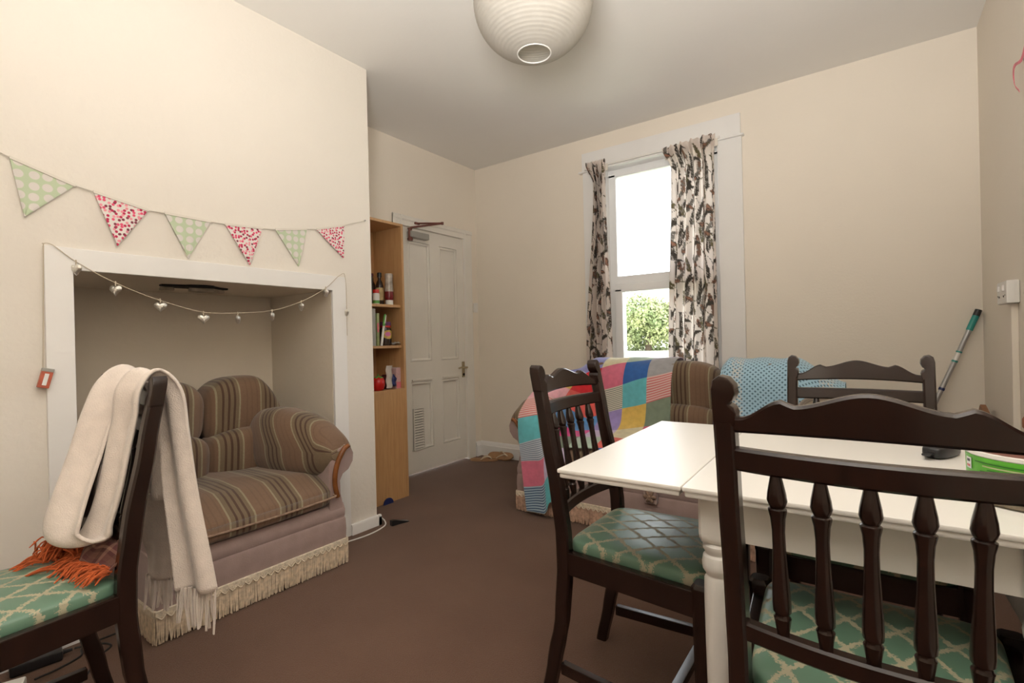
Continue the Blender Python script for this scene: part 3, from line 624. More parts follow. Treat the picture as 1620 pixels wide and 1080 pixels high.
def upright(name, lab, cat, loc, t, h, d, mat, lean=0, pages=False):
    o = thing(name, lab, cat, loc); Mx = Matrix.Rotation(R_(lean), 3, 'X')
    mk('cover', move(box(-d, 0, -t/2, t/2, 0, h, 0.0015), M=Mx), mat, o)
    if pages: mk('pages', move(box(-d+0.002, -0.004, -t/2+0.002, t/2-0.002, 0.003, h+0.0008), M=Mx), M['paper_white'], o)
    return o
upright('cereal_bar_box', 'pale grey-green carton at the left of the middle shelf', 'box', (-2.625, 2.106, 1.037), 0.026, 0.245, 0.16, M['grey'], 0)
pb = upright('recipe_booklet', 'pale green booklet standing on the middle shelf', 'book', (-2.625, 2.138, 1.037), 0.018, 0.215, 0.15, M['palegreen'], -1, True)
mk('spine_title', box(0.0002, 0.0012, -0.006, 0.006, 0.09, 0.15), M['ribbon'], pb, smooth=0)
mkr = thing('marker_pen', 'green and white marker pen leaning upright on the middle shelf', 'pen', (-2.610, 2.150, 1.037)); mp_ = Matrix.Rotation(R_(-10), 3, 'X')
mk('barrel', move(lathe([(0, 0), (0.006, 0), (0.008, 0.004), (0.008, 0.135), (0, 0.135)], 12), M=mp_), M['plastic_white'], mkr); mk('cap', move(lathe([(0, 0.133), (0.0095, 0.133), (0.009, 0.205), (0.006, 0.212), (0, 0.213)], 12), M=mp_), M['green'], mkr); mk('clip', move(box(0.009, 0.012, -0.003, 0.003, 0.15, 0.205, 0.001), M=mp_), M['plastic_white'], mkr)
jr = thing('sweet_jar', 'glass jar with purple lid and floral label on the middle shelf', 'jar', (-2.665, 2.232, 1.037))
mk('body', lathe([(0, 0), (0.036, 0), (0.040, 0.008), (0.040, 0.105), (0.033, 0.122), (0.033, 0.135), (0, 0.135)], 28), M['darkglass'], jr); mk('neck_band', lathe([(0.034, 0.122), (0.0365, 0.124), (0.0365, 0.136), (0.034, 0.138)], 28, False), M['red'], jr)
mk('lid', lathe([(0, 0.134), (0.036, 0.134), (0.038, 0.138), (0.037, 0.160), (0, 0.163)], 28), M['purple'], jr)
mk('label', band(0.0406, 0.045, 0.105, -75, 60, 16, 1), simple('flower_label', (0.62, 0.42, 0.10), 0.5, 0.4, 40), jr); mk('label_flower', band(0.0411, 0.062, 0.092, -45, 15, 12, 1), simple('pink_flower_print', (0.60, 0.16, 0.36), 0.5, 0.1), jr)
fb = thing('folded_packet', 'flat crumpled grey packet beside the glass jar on the middle shelf', 'packet', (-2.645, 2.285, 1.037))
mk('packet', sheet(lambda u, v: ((u-0.5)*0.07, (v-0.5)*0.06, 0.006+0.008*math.sin(7*u+3*v)**2+0.010*v), 12, 12, 0.003), M['grey'], fb)
sb = thing('strawberry_jar', 'red strawberry-shaped pot with green leaf top on the lower shelf', 'pot', (-2.640, 2.140, 0.742))
mk('berry', lathe([(0, 0), (0.030, 0.0), (0.038, 0.012), (0.044, 0.040), (0.044, 0.062), (0.036, 0.080), (0.018, 0.088), (0, 0.090)], 28), M['red'], sb, smooth=180)
lv = []
for k in range(6):
    a = k*math.pi/3; lv.append(move(superq(0.018, 0.008, 0.003, 0.6, 0.9, 12, 6)[:2], (0.018*math.cos(a), 0.018*math.sin(a), 0.088), Matrix.Rotation(a, 3, 'Z') @ Matrix.Rotation(R_(18), 3, 'Y')))
mk('leaf_top', join(*lv, tube([(0, 0, 0.088), (0.002, 0, 0.108)], 0.004, 8)), M['green'], sb)
bg2 = thing('food_bag', 'clear cellophane bag of dark contents on the lower shelf', 'bag', (-2.66, 2.222, 0.742))
mk('contents', superq(0.04, 0.022, 0.05, 0.5, 0.6, 20, 12, fn=lambda x, y, z: (x, y, z+0.0505)), M['maroon'], bg2, smooth=180)
mk('film', sheet(lambda u, v: (0.042*math.cos(1.2*(u-0.5)), -0.026+0.05*u+0.004*math.sin(14*v), 0.01+0.15*v), 12, 14, 0.0015), M['clearbag'], bg2)
bw = thing('blue_scrunched_cloth', 'small bundle of dark blue cloth hanging over the clear bag', 'cloth', (-2.632, 2.262, 0.80))
mk('bundle', superq(0.016, 0.020, 0.042, 0.8, 0.8, 20, 16, fn=lambda x, y, z: (x+0.004*math.sin(160*z), y+0.004*math.sin(130*z+60*x), z)), M['blue'], bw, smooth=180)
for k in range(3):
    pk = upright('pink_booklet', ['pink striped booklet nearest the bag on the lower shelf', 'middle of the three pink striped booklets on the lower shelf', 'pink striped booklet against the bookcase side on the lower shelf'][k], 'book', (-2.622, 2.288+k*0.0135, 0.742), 0.011, 0.138+0.002*k, 0.11, simple('pink_cover_%d' % k, (0.66, 0.42, 0.42), 0.5, 0.08), 0, True); pk['group'] = 'pink booklets on the lower shelf'
    mk('spine_band', box(0.0002, 0.0012, -0.0045, 0.0045, 0.004, 0.045), M['ribbon'], pk, smooth=0)
hd = thing('blue_half_disc', 'dark blue half disc standing against the foot of the bookcase', 'disc', (-2.578, 2.148, 0))
mk('disc', move(prism([(0.040*math.cos(math.pi*k/20), 0.0005+0.040*math.sin(math.pi*k/20)) for k in range(21)], -0.005, 0.005, 'yz', 0.0015), (0.004, 0, 0)), M['blue'], hd)
# black rubber door wedge on the carpet
wd = thing('door_wedge', 'black rubber door wedge on the carpet', 'doorstop', (-2.243, 1.95, 0), R_(76))
mk('wedge', prism([(-0.055, 0.001), (0.055, 0.001), (0.055, 0.004), (-0.035, 0.030), (-0.055, 0.030)], -0.016, 0.016, 'xz', 0.002), M['black'], wd)
tag(mk('white_cable', tube(catmull([(-2.290, 1.50, 0.004), (-2.268, 1.60, 0.004), (-2.250, 1.72, 0.004), (-2.262, 1.82, 0.004), (-2.300, 1.895, 0.004), (-2.370, 1.915, 0.02), (-2.50, 1.90, 0.004)], 8), 0.0038, 8), M['plastic_white']), 'white cable curling round the foot of the chimney breast', 'cable')
# sandals
def sandal(lab, loc, rz, tilt):
    t = thing('flip_flop', lab, 'sandal', loc, rz, 'pair of tan flip-flops')
    def w_(s): return 0.030+0.013*math.sin(math.pi*min(1, s*0.9+0.12))**0.7+(0.006 if s > 0.55 else 0)*math.sin(math.pi*(s-0.55)/0.45)
    pts = [(lerp(-0.125, 0.125, s)-0.0, -w_(s)*math.sqrt(max(0.0, 1-(2*s-1)**8))) for s in np.linspace(0, 1, 20)]+[(lerp(0.125, -0.125, s), w_(1-s)*math.sqrt(max(0.0, 1-(2*s-1)**8))) for s in np.linspace(0.03, 0.97, 18)]
    Mx = Matrix.Rotation(tilt, 3, 'X')
    mk('sole', move(prism(pts, 0.001, 0.016, 'xy', 0.003), (0, 0, 0.0), Mx), M['sandal'], t)
    mk('strap', move(join(tube(catmull([(0.07, 0, 0.012), (0.045, 0.006, 0.034), (0.005, 0.030, 0.034), (-0.03, 0.038, 0.010)], 6), 0.005, 8), tube(catmull([(0.07, 0, 0.012), (0.045, -0.006, 0.034), (0.005, -0.030, 0.034), (-0.03, -0.038, 0.010)], 6), 0.005, 8)), M=Mx), M['strap'], t)
    return t
sandal('tan flip-flop lying flat on the carpet near the door', (-2.775, 3.392, 0.0), R_(28), 0)
sandal('tan flip-flop propped against the baseboard behind the other', (-2.655, 3.478, 0.030), R_(10), R_(32))
# ================================================================== paper lantern
lt = thing('paper_lantern', 'round white ribbed paper lantern hanging from the ceiling', 'lamp', (-0.992, 1.562, 2.305))
LR, LHh = 0.222, 0.196
prof = []
for k in range(0, 145):
    th = lerp(R_(-75), R_(75), k/144); rib = 0.0022*abs(math.sin(k*math.pi/4))
    prof.append((LR*math.cos(th)**0.92-0.0022+rib, LHh*math.sin(th)))
mk('shade', lathe(prof, 64, False), M['paper'], lt, smooth=180)
r0, z0 = prof[0]; r1, z1 = prof[-1]
mk('lower_ring', tube([(r0*math.cos(a), r0*math.sin(a), z0) for a in np.linspace(0, 2*math.pi, 33)], 0.0025, 6), M['plastic_white'], lt)
mk('upper_frame', join(tube([(r1*math.cos(a), r1*math.sin(a), z1) for a in np.linspace(0, 2*math.pi, 33)], 0.002, 6), tube([(-r1, 0, z1), (r1, 0, z1)], 0.0015, 6)), M['grey'], lt)
mk('bulb', move(lathe([(0, -0.055), (0.018, -0.052), (0.030, -0.034), (0.031, -0.015), (0.022, 0.012), (0.014, 0.03), (0.014, 0.05), (0, 0.05)], 20), (0, 0, 0.08)), M['plastic_white'], lt, smooth=180)
mk('bulb_holder', move(lathe([(0, 0), (0.018, 0), (0.020, 0.04), (0.008, 0.06), (0, 0.06)], 16), (0, 0, 0.125)), M['plastic_white'], lt)
mk('flex', tube([(0, 0, 0.18), (0, 0, H-2.305-0.02)], 0.0035, 8), M['plastic_white'], lt)
mk('ceiling_rose', move(lathe([(0, 0), (0.020, 0), (0.042, 0.012), (0.046, 0.024), (0, 0.024)], 24), (0, 0, H-2.305-0.0245)), M['plastic_white'], lt)
# ================================================================== bunting
bn = thing('fabric_bunting', 'string of six green and pink patterned pennants across the chimney breast', 'bunting', (XB, 1.06, 1.62))
PEN = [((.374, 1.707), (.544, 1.651), (.408, 1.513)), ((.594, 1.642), (.769, 1.606), (.663, 1.449)), ((.824, 1.607), (1.000, 1.603), (.909, 1.430)), ((1.058, 1.603), (1.229, 1.613), (1.163, 1.431)), ((1.291, 1.618), (1.459, 1.648), (1.409, 1.452)), ((1.513, 1.656), (1.684, 1.708), (1.670, 1.526))]
pth = [(0.28, 1.745)]+[p for a, b_, _ in PEN for p in (a, b_)]+[(1.824, 1.758)]
mk('cord', tube([(0.008, y-1.06, z-1.62) for y, z in pth], 0.0028, 6), M['cord'], bn)
for i, (a, b_, c) in enumerate(PEN):
    a, b_, c = [np.array(p)-(1.06, 1.62) for p in (a, b_, c)]
    def fn(u, v, a=a, b_=b_, c=c, i=i):
        p = (a*(1-u)+b_*u)*(1-v*0.999)+c*v*0.999; return (0.008+0.006*math.sin(3*u*math.pi+i)*v*0.6+0.006*v*(i % 2), p[0], p[1])
    mk('pennant', sheet(fn, 10, 12, 0.003), M['dots_green'] if i % 2 == 0 else M['dots_pink'], bn)
    def fh_(u, v, a=a, b_=b_): p = a*(1-u)+b_*u; return (0.011, p[0], p[1]+0.004-0.010*v)
    mk('binding_tape', sheet(fh_, 8, 2, 0.003), M['cord'], bn)
mk('nail', move(lathe([(0, 0), (0.004, 0), (0.004, 0.012), (0, 0.012)], 10), (0, 1.824-1.06, 1.758-1.62), Matrix.Rotation(R_(90), 3, 'Y')), M['grey'], bn)
# ================================================================== heart string lights
hl = thing('heart_string_lights', 'string of silver heart lights hung across the recess opening', 'string lights', (XB, 1.06, 1.30))
HP = [(0.448, 1.426), (0.475, 1.424), (0.538, 1.372), (0.652, 1.305), (0.798, 1.246), (0.957, 1.204), (1.100, 1.205), (1.259, 1.222), (1.410, 1.272), (1.552, 1.350), (1.640, 1.426), (1.676, 1.405), (1.678, 1.10)]
mk('wire', tube(catmull([(0.020, y-1.06, z-1.30) for y, z in HP], 5), 0.0016, 6), M['wire'], hl)
mk('wire', tube([(0.018, 0.452-1.06, 1.426-1.30), (0.016, 0.447-1.06, 1.15-1.30), (0.016, 0.443-1.06, 0.99-1.30)], 0.0016, 6), M['wire'], hl)
def heart(sz):
    out = []
    for k in range(28):
        t = 2*math.pi*k/28; out.append((16*math.sin(t)**3/17*sz, (13*math.cos(t)-5*math.cos(2*t)-2*math.cos(3*t)-math.cos(4*t)-2)/17*sz))
    V, F = [], []; L = [(0.0, 0.25), (0.6, 0.8), (1.0, 1.0)]
    lv = [(-1, 0.35), (-0.75, 0.78), (0, 1.0), (0.75, 0.78), (1, 0.35)]
    secs = [[(x*k, d*sz*0.42, z*k) for x, z in out] for d, k in lv]
    return loft(secs)
for i, (y, z, a) in enumerate(((.538, 1.349, 25), (.652, 1.281, 40), (.798, 1.224, 60), (.957, 1.179, 78), (1.10, 1.180, 150), (1.259, 1.199, 140), (1.41, 1.250, 168), (1.552, 1.328, 170), (1.678, 1.231, 165))):
    hb = mk('heart', move(heart(0.024), M=Matrix.Rotation(R_(a), 3, 'Z')), M['silver'], hl, (0.020, y-1.06, z-1.30), smooth=60)
    mk('hanger', tube([(0, 0, 0.012), (0, 0, 0.030)], 0.0022, 6), M['wire'], hb)
bb = mk('battery_box', box(-0.010, 0.010, -0.022, 0.022, -0.042, 0.042, 0.003), simple('orange_red_battery_wrap', (0.50, 0.12, 0.07), 0.35, 0.15, 40), hl, (0.024, 0.447-1.06, 0.957-1.30)); bb.rotation_euler = (R_(-14), 0, 0); bb.scale = (0.75, 0.72, 0.78)
mk('battery_cap', box(-0.011, 0.011, -0.023, 0.023, 0.030, 0.046, 0.003), M['grey'], bb); mk('label_stripe', box(0.0101, 0.0112, -0.008, 0.008, -0.030, 0.022), M['paper_white'], bb, smooth=0)
# pink ribbon on the right wall
rb = thing('pink_ribbon', 'curl of pink ribbon pinned high on the right-hand wall', 'ribbon', (XR, 2.70, 2.03))
RC = catmull([(-0.014, -0.07, -0.095), (-0.016, -0.015, -0.05), (-0.018, -0.010, 0.0), (-0.020, -0.05, 0.012), (-0.016, -0.12, 0.0), (-0.014, -0.17, 0.03)], 8)
mk('ribbon', sheet(lambda u, v: tuple(RC[min(int(round(u*(len(RC)-1))), len(RC)-1)]+Vector((-0.002*v, 0.004*v, 0.012*v))), len(RC)-1, 2, 0.0015), M['ribbon'], rb)
mk('pin', move(lathe([(0, 0), (0.004, 0), (0.004, 0.012), (0, 0.012)], 10), (0, -0.12, 0.004), Matrix.Rotation(R_(-90), 3, 'Y')), M['grey'], rb)
# ================================================================== mop in the corner
mo = thing('floor_mop', 'flat floor mop with grey pole and teal grip leaning into the corner', 'mop', (0.045, 3.43, 0))
A0 = Vector((0, 0, 0.04)); A1 = Vector((0.4235, 0.108, 1.155)); q = (A1-A0); P_ = lambda t: tuple(A0+q*t)
mk('pole', tube([P_(0.0), P_(0.91)], 0.0115, 12), M['steel'], mo); mk('grip', tube([P_(0.905), P_(0.975)], 0.0145, 12), M['teal'], mo); mk('grip_end', tube([P_(0.972), P_(1.0)], 0.015, 12), M['black'], mo)
for a, b_ in ((0.755, 0.762), (0.800, 0.806), (0.62, 0.632)): mk('collar', tube([P_(a), P_(b_)], 0.0135, 12), M['teal'] if a != 0.62 else M['blue'], mo)
mk('pole_sticker', tube([P_(0.764), P_(0.798)], 0.0119, 12), M['plastic_white'], mo)
mk('mop_head', box(-0.14, 0.14, -0.05, 0.05, 0.002, 0.032, 0.008), M['black'], mo); mk('swivel', tube([(-0.02, 0, 0.04), (0.02, 0, 0.04)], 0.018, 12), M['teal'], mo)
# wooden piece and terracotta vase by the right-hand wall
wp = thing('carved_wood_piece', 'pointed piece of brown wood leaning against the right-hand wall', 'wood', (0.40, 3.20, 0))
mk('board', prism([(-0.16, 0.0), (0.28, 0.0), (0.265, 0.40), (0.250, 0.565), (0.212, 0.632), (0.158, 0.679), (0.05, 0.652), (-0.085, 0.616), (-0.19, 0.50), (-0.17, 0.30)], 0.040, 0.064, 'yz', 0.004), simple('mid_brown_wood', (0.25, 0.115, 0.05), 0.5, 0.2, 14), wp)
va = thing('terracotta_vase', 'tall terracotta vase at the right edge between table and wall', 'vase', (0.425, 2.13, 0))
mk('body', lathe([(0, 0), (0.045, 0), (0.052, 0.02), (0.058, 0.30), (0.052, 0.60), (0.044, 0.72), (0.047, 0.745), (0.051, 0.750), (0.051, 0.775), (0.047, 0.782), (0.038, 0.780), (0.034, 0.70), (0, 0.68)], 36), M['terracotta'], va, smooth=50)

# ================================================================== sofas
def strands(P0, P1, r=0.0015, jit=0.004, seed=1):
    """many thin square threads from P0[i] to P1[i]"""
    rg = np.random.default_rng(seed); V, F = [], []
    for a, b_ in zip(P0, P1):
        a = np.array(a, float); b_ = np.array(b_, float); mid = (a+b_)/2+rg.normal(0, jit, 3)*0.5; e = b_+rg.normal(0, jit, 3)*(1, 1, 0.5)
        o = len(V)
        for p, k in ((a, 1.0), (mid, 1.2), (e, 0.8)):
            for dx, dy in ((-1, -1), (1, -1), (1, 1), (-1, 1)): V.append((p[0]+dx*r*k, p[1]+dy*r*k, p[2]))
        for s in range(2):
            for k in range(4): F.append((o+s*4+k, o+s*4+(k+1) % 4, o+s*4+4+(k+1) % 4, o+s*4+4+k))
        F.append((o+8, o+9, o+10, o+11))
    return V, F
ST = 0.205                                   # stripe repeat
def make_sofa(name, label, loc, rz, W, lobes, seats, fringe_mat, off=0.0):
    t = thing(name, label, 'sofa', loc, rz); h = W/2; D = 0.87; mv, st = M['mauve'], M['stripe']
    # front rail in two padded tiers, plinth behind the fringe
    pr = [(0.012, 0.02), (0.002, 0.03), (0.0, 0.12), (-0.004, 0.17), (0.0, 0.215), (0.008, 0.226), (0.004, 0.236), (0.002, 0.262), (0.018, 0.290), (0.10, 0.30), (D-0.05, 0.30), (D-0.05, 0.02)]
    mk('base', prism(pr, -h+0.004, h-0.004, 'yz'), mv, t)
    mk('back_frame', prism([(D-0.20, 0.05), (D-0.02, 0.05), (D, 0.12), (D-0.01, 0.72), (D-0.05, 0.80), (D-0.12, 0.79), (D-0.17, 0.70)], -h+0.06, h-0.06, 'yz', 0.01), mv, t)
    mk('braid', box(-h-0.003, h+0.003, -0.010, 0.006, 0.100, 0.124, 0.003), M['braid'], t)
    sc = [(x, -0.006, 0.104) for x in np.arange(-h, h, 0.0042)]
    fz = mk('fringe', strands(sc, [(x, -0.004, 0.006) for x, _, _ in sc], 0.0021, 0.0022, 3), fringe_mat, t, smooth=0); fz['kind'] = 'stuff'
    scallop = []
    n = int(W/0.03)
    for k in range(n): scallop.append(tube(catmull([(-h+W*k/n, -0.011, 0.108), (-h+W*(k+0.5)/n, -0.012, 0.094), (-h+W*(k+1)/n, -0.011, 0.108)], 4), 0.0028, 5))
    mk('scalloped_trim', join(*scallop), M['braid'], t)
    for s in (-1, 1):
        o = [(h, 0.03), (h, 0.20), (h-0.004, 0.26), (h-0.020, 0.34), (h-0.022, 0.40), (h-0.006, 0.428), (h+0.026, 0.444), (h+0.052, 0.480), (h+0.056, 0.520), (h+0.042, 0.552), (h+0.012, 0.566), (h-0.03, 0.552), (h-0.066, 0.52), (h-0.085, 0.47), (h-0.085, 0.03)]
        am = mk('arm', prism([(s*a, b_) for a, b_ in o], 0.006, D-0.06, 'xz', 0.008), mv, t)
        mk('arm_trim', tube(catmull([(s*(h+0.022), 0.004, 0.560), (s*(h-0.004), 0.0, 0.548), (s*(h-0.034), -0.002, 0.508), (s*(h-0.056), -0.004, 0.450), (s*(h-0.060), -0.004, 0.39), (s*(h-0.046), -0.002, 0.33)], 6), 0.0125, 10, 0.9), M['armwood'], am)
        sf = [(x_, 0.01, 0.104) for x_ in [s*(h+0.002)]*1]
        ys = np.arange(0.0, D-0.1, 0.0045)
        ff = mk('side_fringe', strands([(s*(h+0.004), y, 0.104) for y in ys], [(s*(h+0.004), y, 0.006) for y in ys], 0.0021, 0.002, 5), fringe_mat, t, smooth=0); ff['kind'] = 'stuff'
        mk('side_braid', box(min(s*(h-0.004), s*(h+0.008)), max(s*(h-0.004), s*(h+0.008)), 0.0, D-0.09, 0.100, 0.124, 0.003), M['braid'], t)
        # padded arm cushion: lofted sections front to back
        S = [(0.004, h-0.070, h+0.038, 0.500, 0.572, 0.0), (0.018, h-0.095, h+0.050, 0.470, 0.604, 0.0), (0.05, h-0.120, h+0.056, 0.440, 0.636, 0.0), (0.12, h-0.150, h+0.058, 0.415, 0.684, 0), (0.20, h-0.185, h+0.050, 0.405, 0.716, 0), (0.30, h-0.215, h+0.035, 0.40, 0.736, 0), (0.40, h-0.225, h+0.015, 0.40, 0.738, 0), (0.48, h-0.215, h-0.005, 0.41, 0.722, 0), (0.55, h-0.19, h-0.03, 0.43, 0.68, 0), (0.60, h-0.15, h-0.06, 0.48, 0.62, 0)]
        V, F, U = [], [], []; n = 36
        # resample the sections smoothly
        SS = [catmull([(a, b_, 0) for a, b_ in zip([q[0] for q in S], [q[c] for q in S])], 4) for c in (1, 2, 3, 4)]
        m_ = len(SS[0])
        for i in range(m_):
            y = SS[0][i].x; xi, xo, zb, zt = [SS[c][i].y for c in range(4)]
            tuft = 0.012*math.exp(-((y-0.27)/0.018)**2)
            for k in range(n):
                a = 2*math.pi*k/n; ca, sa = math.cos(a), math.sin(a)
                px = (xi+xo)/2+(xo-xi)/2*math.copysign(abs(ca)**0.8, ca); pz = (zb+zt)/2+(zt-zb)/2*math.copysign(abs(sa)**0.8, sa)
                if ca > 0 and sa < 0: pz += (-sa)*ca*0.10          # outer lower quarter sits on the roll
                wr = 1-tuft*2*max(0, sa)+0.010*math.sin(9*a+50*y)*0.4
                px = (xi+xo)/2+(px-(xi+xo)/2)*wr; pz = (zb+zt)/2+(pz-(zb+zt)/2)*wr
                V.append((s*px, y+0.018*math.sin(a)*0+0.05*max(0, sa)*0.4, pz)); U.append(((max(y, 0.06)-0.10*max(0.0, sa)+off)/ST+0.2, a))
        for i in range(m_-1):
            for k in range(n): F.append((i*n+k, i*n+(k+1) % n, (i+1)*n+(k+1) % n, (i+1)*n+k))
        F.append(tuple(range(n))); F.append(tuple((m_-1)*n+k for k in range(n)))
        mk('arm_pad', (V, F, U), st, t, smooth=70)
    # seat cushions: crowned, rolled front edge with piping
    x0, x1 = -h+0.055, h-0.055; sw_ = (x1-x0)/seats
    for k in range(seats):
        cx = x0+sw_*(k+0.5)
        def fn(x, y, z, cx=cx):
            q = 1-(x/(sw_/2))**2; f = smooth01((0.12-y-0.28)/0.14)          # front drop
            zz = z
            if z > 0: zz = z+0.018*q*max(0, 1-(y/0.3)**2)-0.050*smooth01((-y-0.16)/0.17)
            return (cx+x*0.995, 0.305+y, 0.366+zz+0.003*math.sin(20*x+9*y))
        mk('seat_cushion', superq(sw_/2, 0.325, 0.078, 0.30, 0.22, 72, 22, fn, lambda x, y, z, cx=cx: ((cx+x+off)/ST, y)), st, t, smooth=180)
        mk('piping', tube(catmull([(cx-sw_/2+0.012, 0.02, 0.345), (cx-sw_/2+0.03, -0.016, 0.338), (cx, -0.024, 0.333), (cx+sw_/2-0.03, -0.016, 0.338), (cx+sw_/2-0.012, 0.02, 0.345)], 10), 0.005, 8), M['piping'], t)
    # back cushions: a big upper roll overhanging a lumbar roll
    b0, b1 = -h+0.015+(0.085 if W > 1.2 else 0.0), h-0.015-(0.085 if W > 1.2 else 0.0); bw_ = (b1-b0)/lobes
    for k in range(lobes):
        cx = b0+bw_*(k+0.5); outer = (k == lobes-1)-(k == 0) if lobes > 1 else 0
        def fup(x, y, z, cx=cx, outer=outer):
            e = abs(x)/(bw_/2); zz = z
            drop = 0.075*smooth01((x*outer/(bw_/2)-0.25)/0.75) if outer else 0.0
            zz = z*(1-0.10*e*e)-drop*(0.4+0.6*(z > -0.05))
            wr = 0.005*math.sin(26*x+10*z)*math.sin(18*z)+0.006*math.sin(60*x)*smooth01((e-0.7)/0.3)
            return (cx+x, 0.615+y*(1-0.15*e*e)-0.10*z+wr, 0.725+zz)
        mk('head_cushion', superq(bw_/2+0.004, 0.135, 0.178, 0.62, 0.5, 56, 28, fup, lambda x, y, z, cx=cx: ((cx+x+0.05*z*0+off)/ST+0.1, z)), st, t, smooth=180)
        def flo(x, y, z, cx=cx):
            e = abs(x)/(bw_/2); return (cx*0.94+x, 0.56+y*(1-0.2*e*e)-0.10*z+0.004*math.sin(40*x), 0.512+z*(1-0.12*e*e))
        mk('lumbar_cushion', superq(bw_/2*0.98, 0.132, 0.138, 0.55, 0.5, 48, 22, flo, lambda x, y, z, cx=cx: ((cx+x+off)/ST+0.1, z)), st, t, smooth=180)
    return t
make_sofa('loveseat', 'small striped brown loveseat with cream fringe inside the wall recess', (-2.06, 1.065, 0), R_(90), 0.79, 2, 1, M['fringe'], 0.03)
S2X, S2Y, S2W = -0.945, 2.50, 1.69
s2 = make_sofa('sofa', 'striped brown sofa under the window, half covered by blankets', (S2X, S2Y, 0), 0, S2W, 3, 2, M['fringe_pink'], 0.09)
# carved rosette on the front rail of the sofa
ro = mk('rosette_block', box(-0.035, 0.035, -0.024, 0.004, 0.196, 0.268, 0.004), M['mauve'], s2, (-0.930-S2X, -0.004, 0.0))
mk('rosette', join(*[move(superq(0.016, 0.007, 0.009, 0.8, 0.8, 12, 8)[:2], (0.018*math.cos(a), -0.028, 0.232+0.018*math.sin(a)), Matrix.Rotation(-a, 3, 'Y')) for a in np.linspace(0, 2*math.pi, 7)[:-1]], move(superq(0.009, 0.009, 0.009, 1, 1, 12, 8)[:2], (0, -0.03, 0.232))), M['piping'], ro)
# ------------------------------------------------------------------ patchwork blanket over the left half
def poly(pts):
    P = [np.array(p, float) for p in pts]; L = [0.0]
    for a, b_ in zip(P, P[1:]): L.append(L[-1]+np.linalg.norm(b_-a))
    P = np.array(P)
    def f(t):
        t = min(max(t, 0), L[-1]); return np.interp(t, L, P[:, 0]), np.interp(t, L, P[:, 1])
    return f, L[-1]
def rounded(pts): return [(v.x, v.y) for v in catmull([(a, b_, 0) for a, b_ in pts], 6)]
seatP, Ls = poly(rounded([(3.30, .60), (3.285, .80), (3.21, .900), (3.10, .917), (3.01, .885), (2.955, .80), (2.94, .70), (2.925, .60), (2.89, .515), (2.78, .470), (2.62, .462), (2.52, .430), (2.462, .355), (2.452, .25), (2.450, .10)]))
armP, La = poly(rounded([(3.30, .60), (3.285, .78), (3.21, .870), (3.10, .872), (3.01, .830), (2.95, .785), (2.85, .765), (2.73, .752), (2.62, .712), (2.53, .650), (2.475, .585), (2.456, .50), (2.452, .40), (2.448, .20), (2.444, .03)]))
def blanket(x, t):
    w_ = smooth01((-1.50-x)/0.13); a = seatP(t); b_ = armP(t)
    y, z = lerp(a[0], b_[0], w_), lerp(a[1], b_[1], w_)
    z -= 0.10*smooth01((-1.745-x)/0.09)*(1-smooth01((t-1.05)/0.1)); y += 0.0
    if t > 1.12: x = x+0.12*(t-1.12)*w_
    return x, y-0.006*math.sin(34*x+3)*smooth01((t-0.5)/0.3), z+0.003*math.sin(25*x+18*t)
pbk = thing('patchwork_blanket', 'knitted patchwork blanket of coloured squares draped over the left of the sofa', 'blanket', (-1.35, 2.9, 0))
YC = dict(cream=(.72, .66, .44), pink=(.68, .17, .26), blue=(.03, .13, .42), grey=(.38, .38, .40), turq=(.13, .50, .56), yellow=(.72, .50, .12), sage=(.20, .26, .19), purple=(.32, .26, .55), red=(.62, .02, .03), coral=(.72, .12, .10), peri=(.26, .28, .60), lilac=(.58, .50, .68), mag=(.75, .05, .28), pgreen=(.45, .58, .48), skyb=(.10, .30, .60), lpink=(.78, .40, .46))
YM = {k: yarn('yarn_'+k, v) for k, v in YC.items()}
YM['sG'] = yarn('yarn_cream_green_stripe', (.62, .60, .50), (.16, .20, .17), .0125); YM['sR'] = yarn('yarn_white_red_stripe', (.72, .50, .46), (.62, .13, .14), .0155)
YM['sB'] = yarn('yarn_white_grey_blue_stripe', (.50, .55, .62), (.16, .20, .27), .0150); YM['sN'] = yarn('yarn_pale_blue_navy_stripe', (.34, .48, .58), (.03, .07, .17), .0150)
LAY = ['peri peri cream pgreen lilac'.split(), 'yellow red pink blue grey'.split(), 'lpink coral sG turq sR'.split(), 'sR skyb purple yellow sage'.split(), 'turq mag lilac cream pink'.split(), 'sB sage pgreen coral turq'.split(), 'pink lilac turq blue purple'.split(), 'sN turq lilac'.split(), 'turq'.split()]
XS = [-1.745, -1.580, -1.425, -1.268, -1.112, -0.962]; PT = 0.155
for c in range(5):
    for r in range(9):
        if c >= len(LAY[r]): continue
        xa, xb_ = XS[c], XS[c+1]
        def tt(x, v, r=r): return 0.395+PT*(r+v)-0.30*(x+1.34)*(1-smooth01((r+v-4.5)/2)*0.55)
        lim = La if c == 0 else (Ls if c < 2 else 1.36)
        if tt((xa+xb_)/2, 0.3) > lim: continue
        def fn(u, v, xa=xa, xb_=xb_, tt=tt):
            x = lerp(xa, xb_, u); return tuple(np.array(blanket(x, tt(x, v)))-(1.35*-1, 2.9, 0))
        mk('patch', sheet(fn, 12, 12, 0.006, (0.155, 0.155)), YM[LAY[r][c]], pbk, smooth=60)
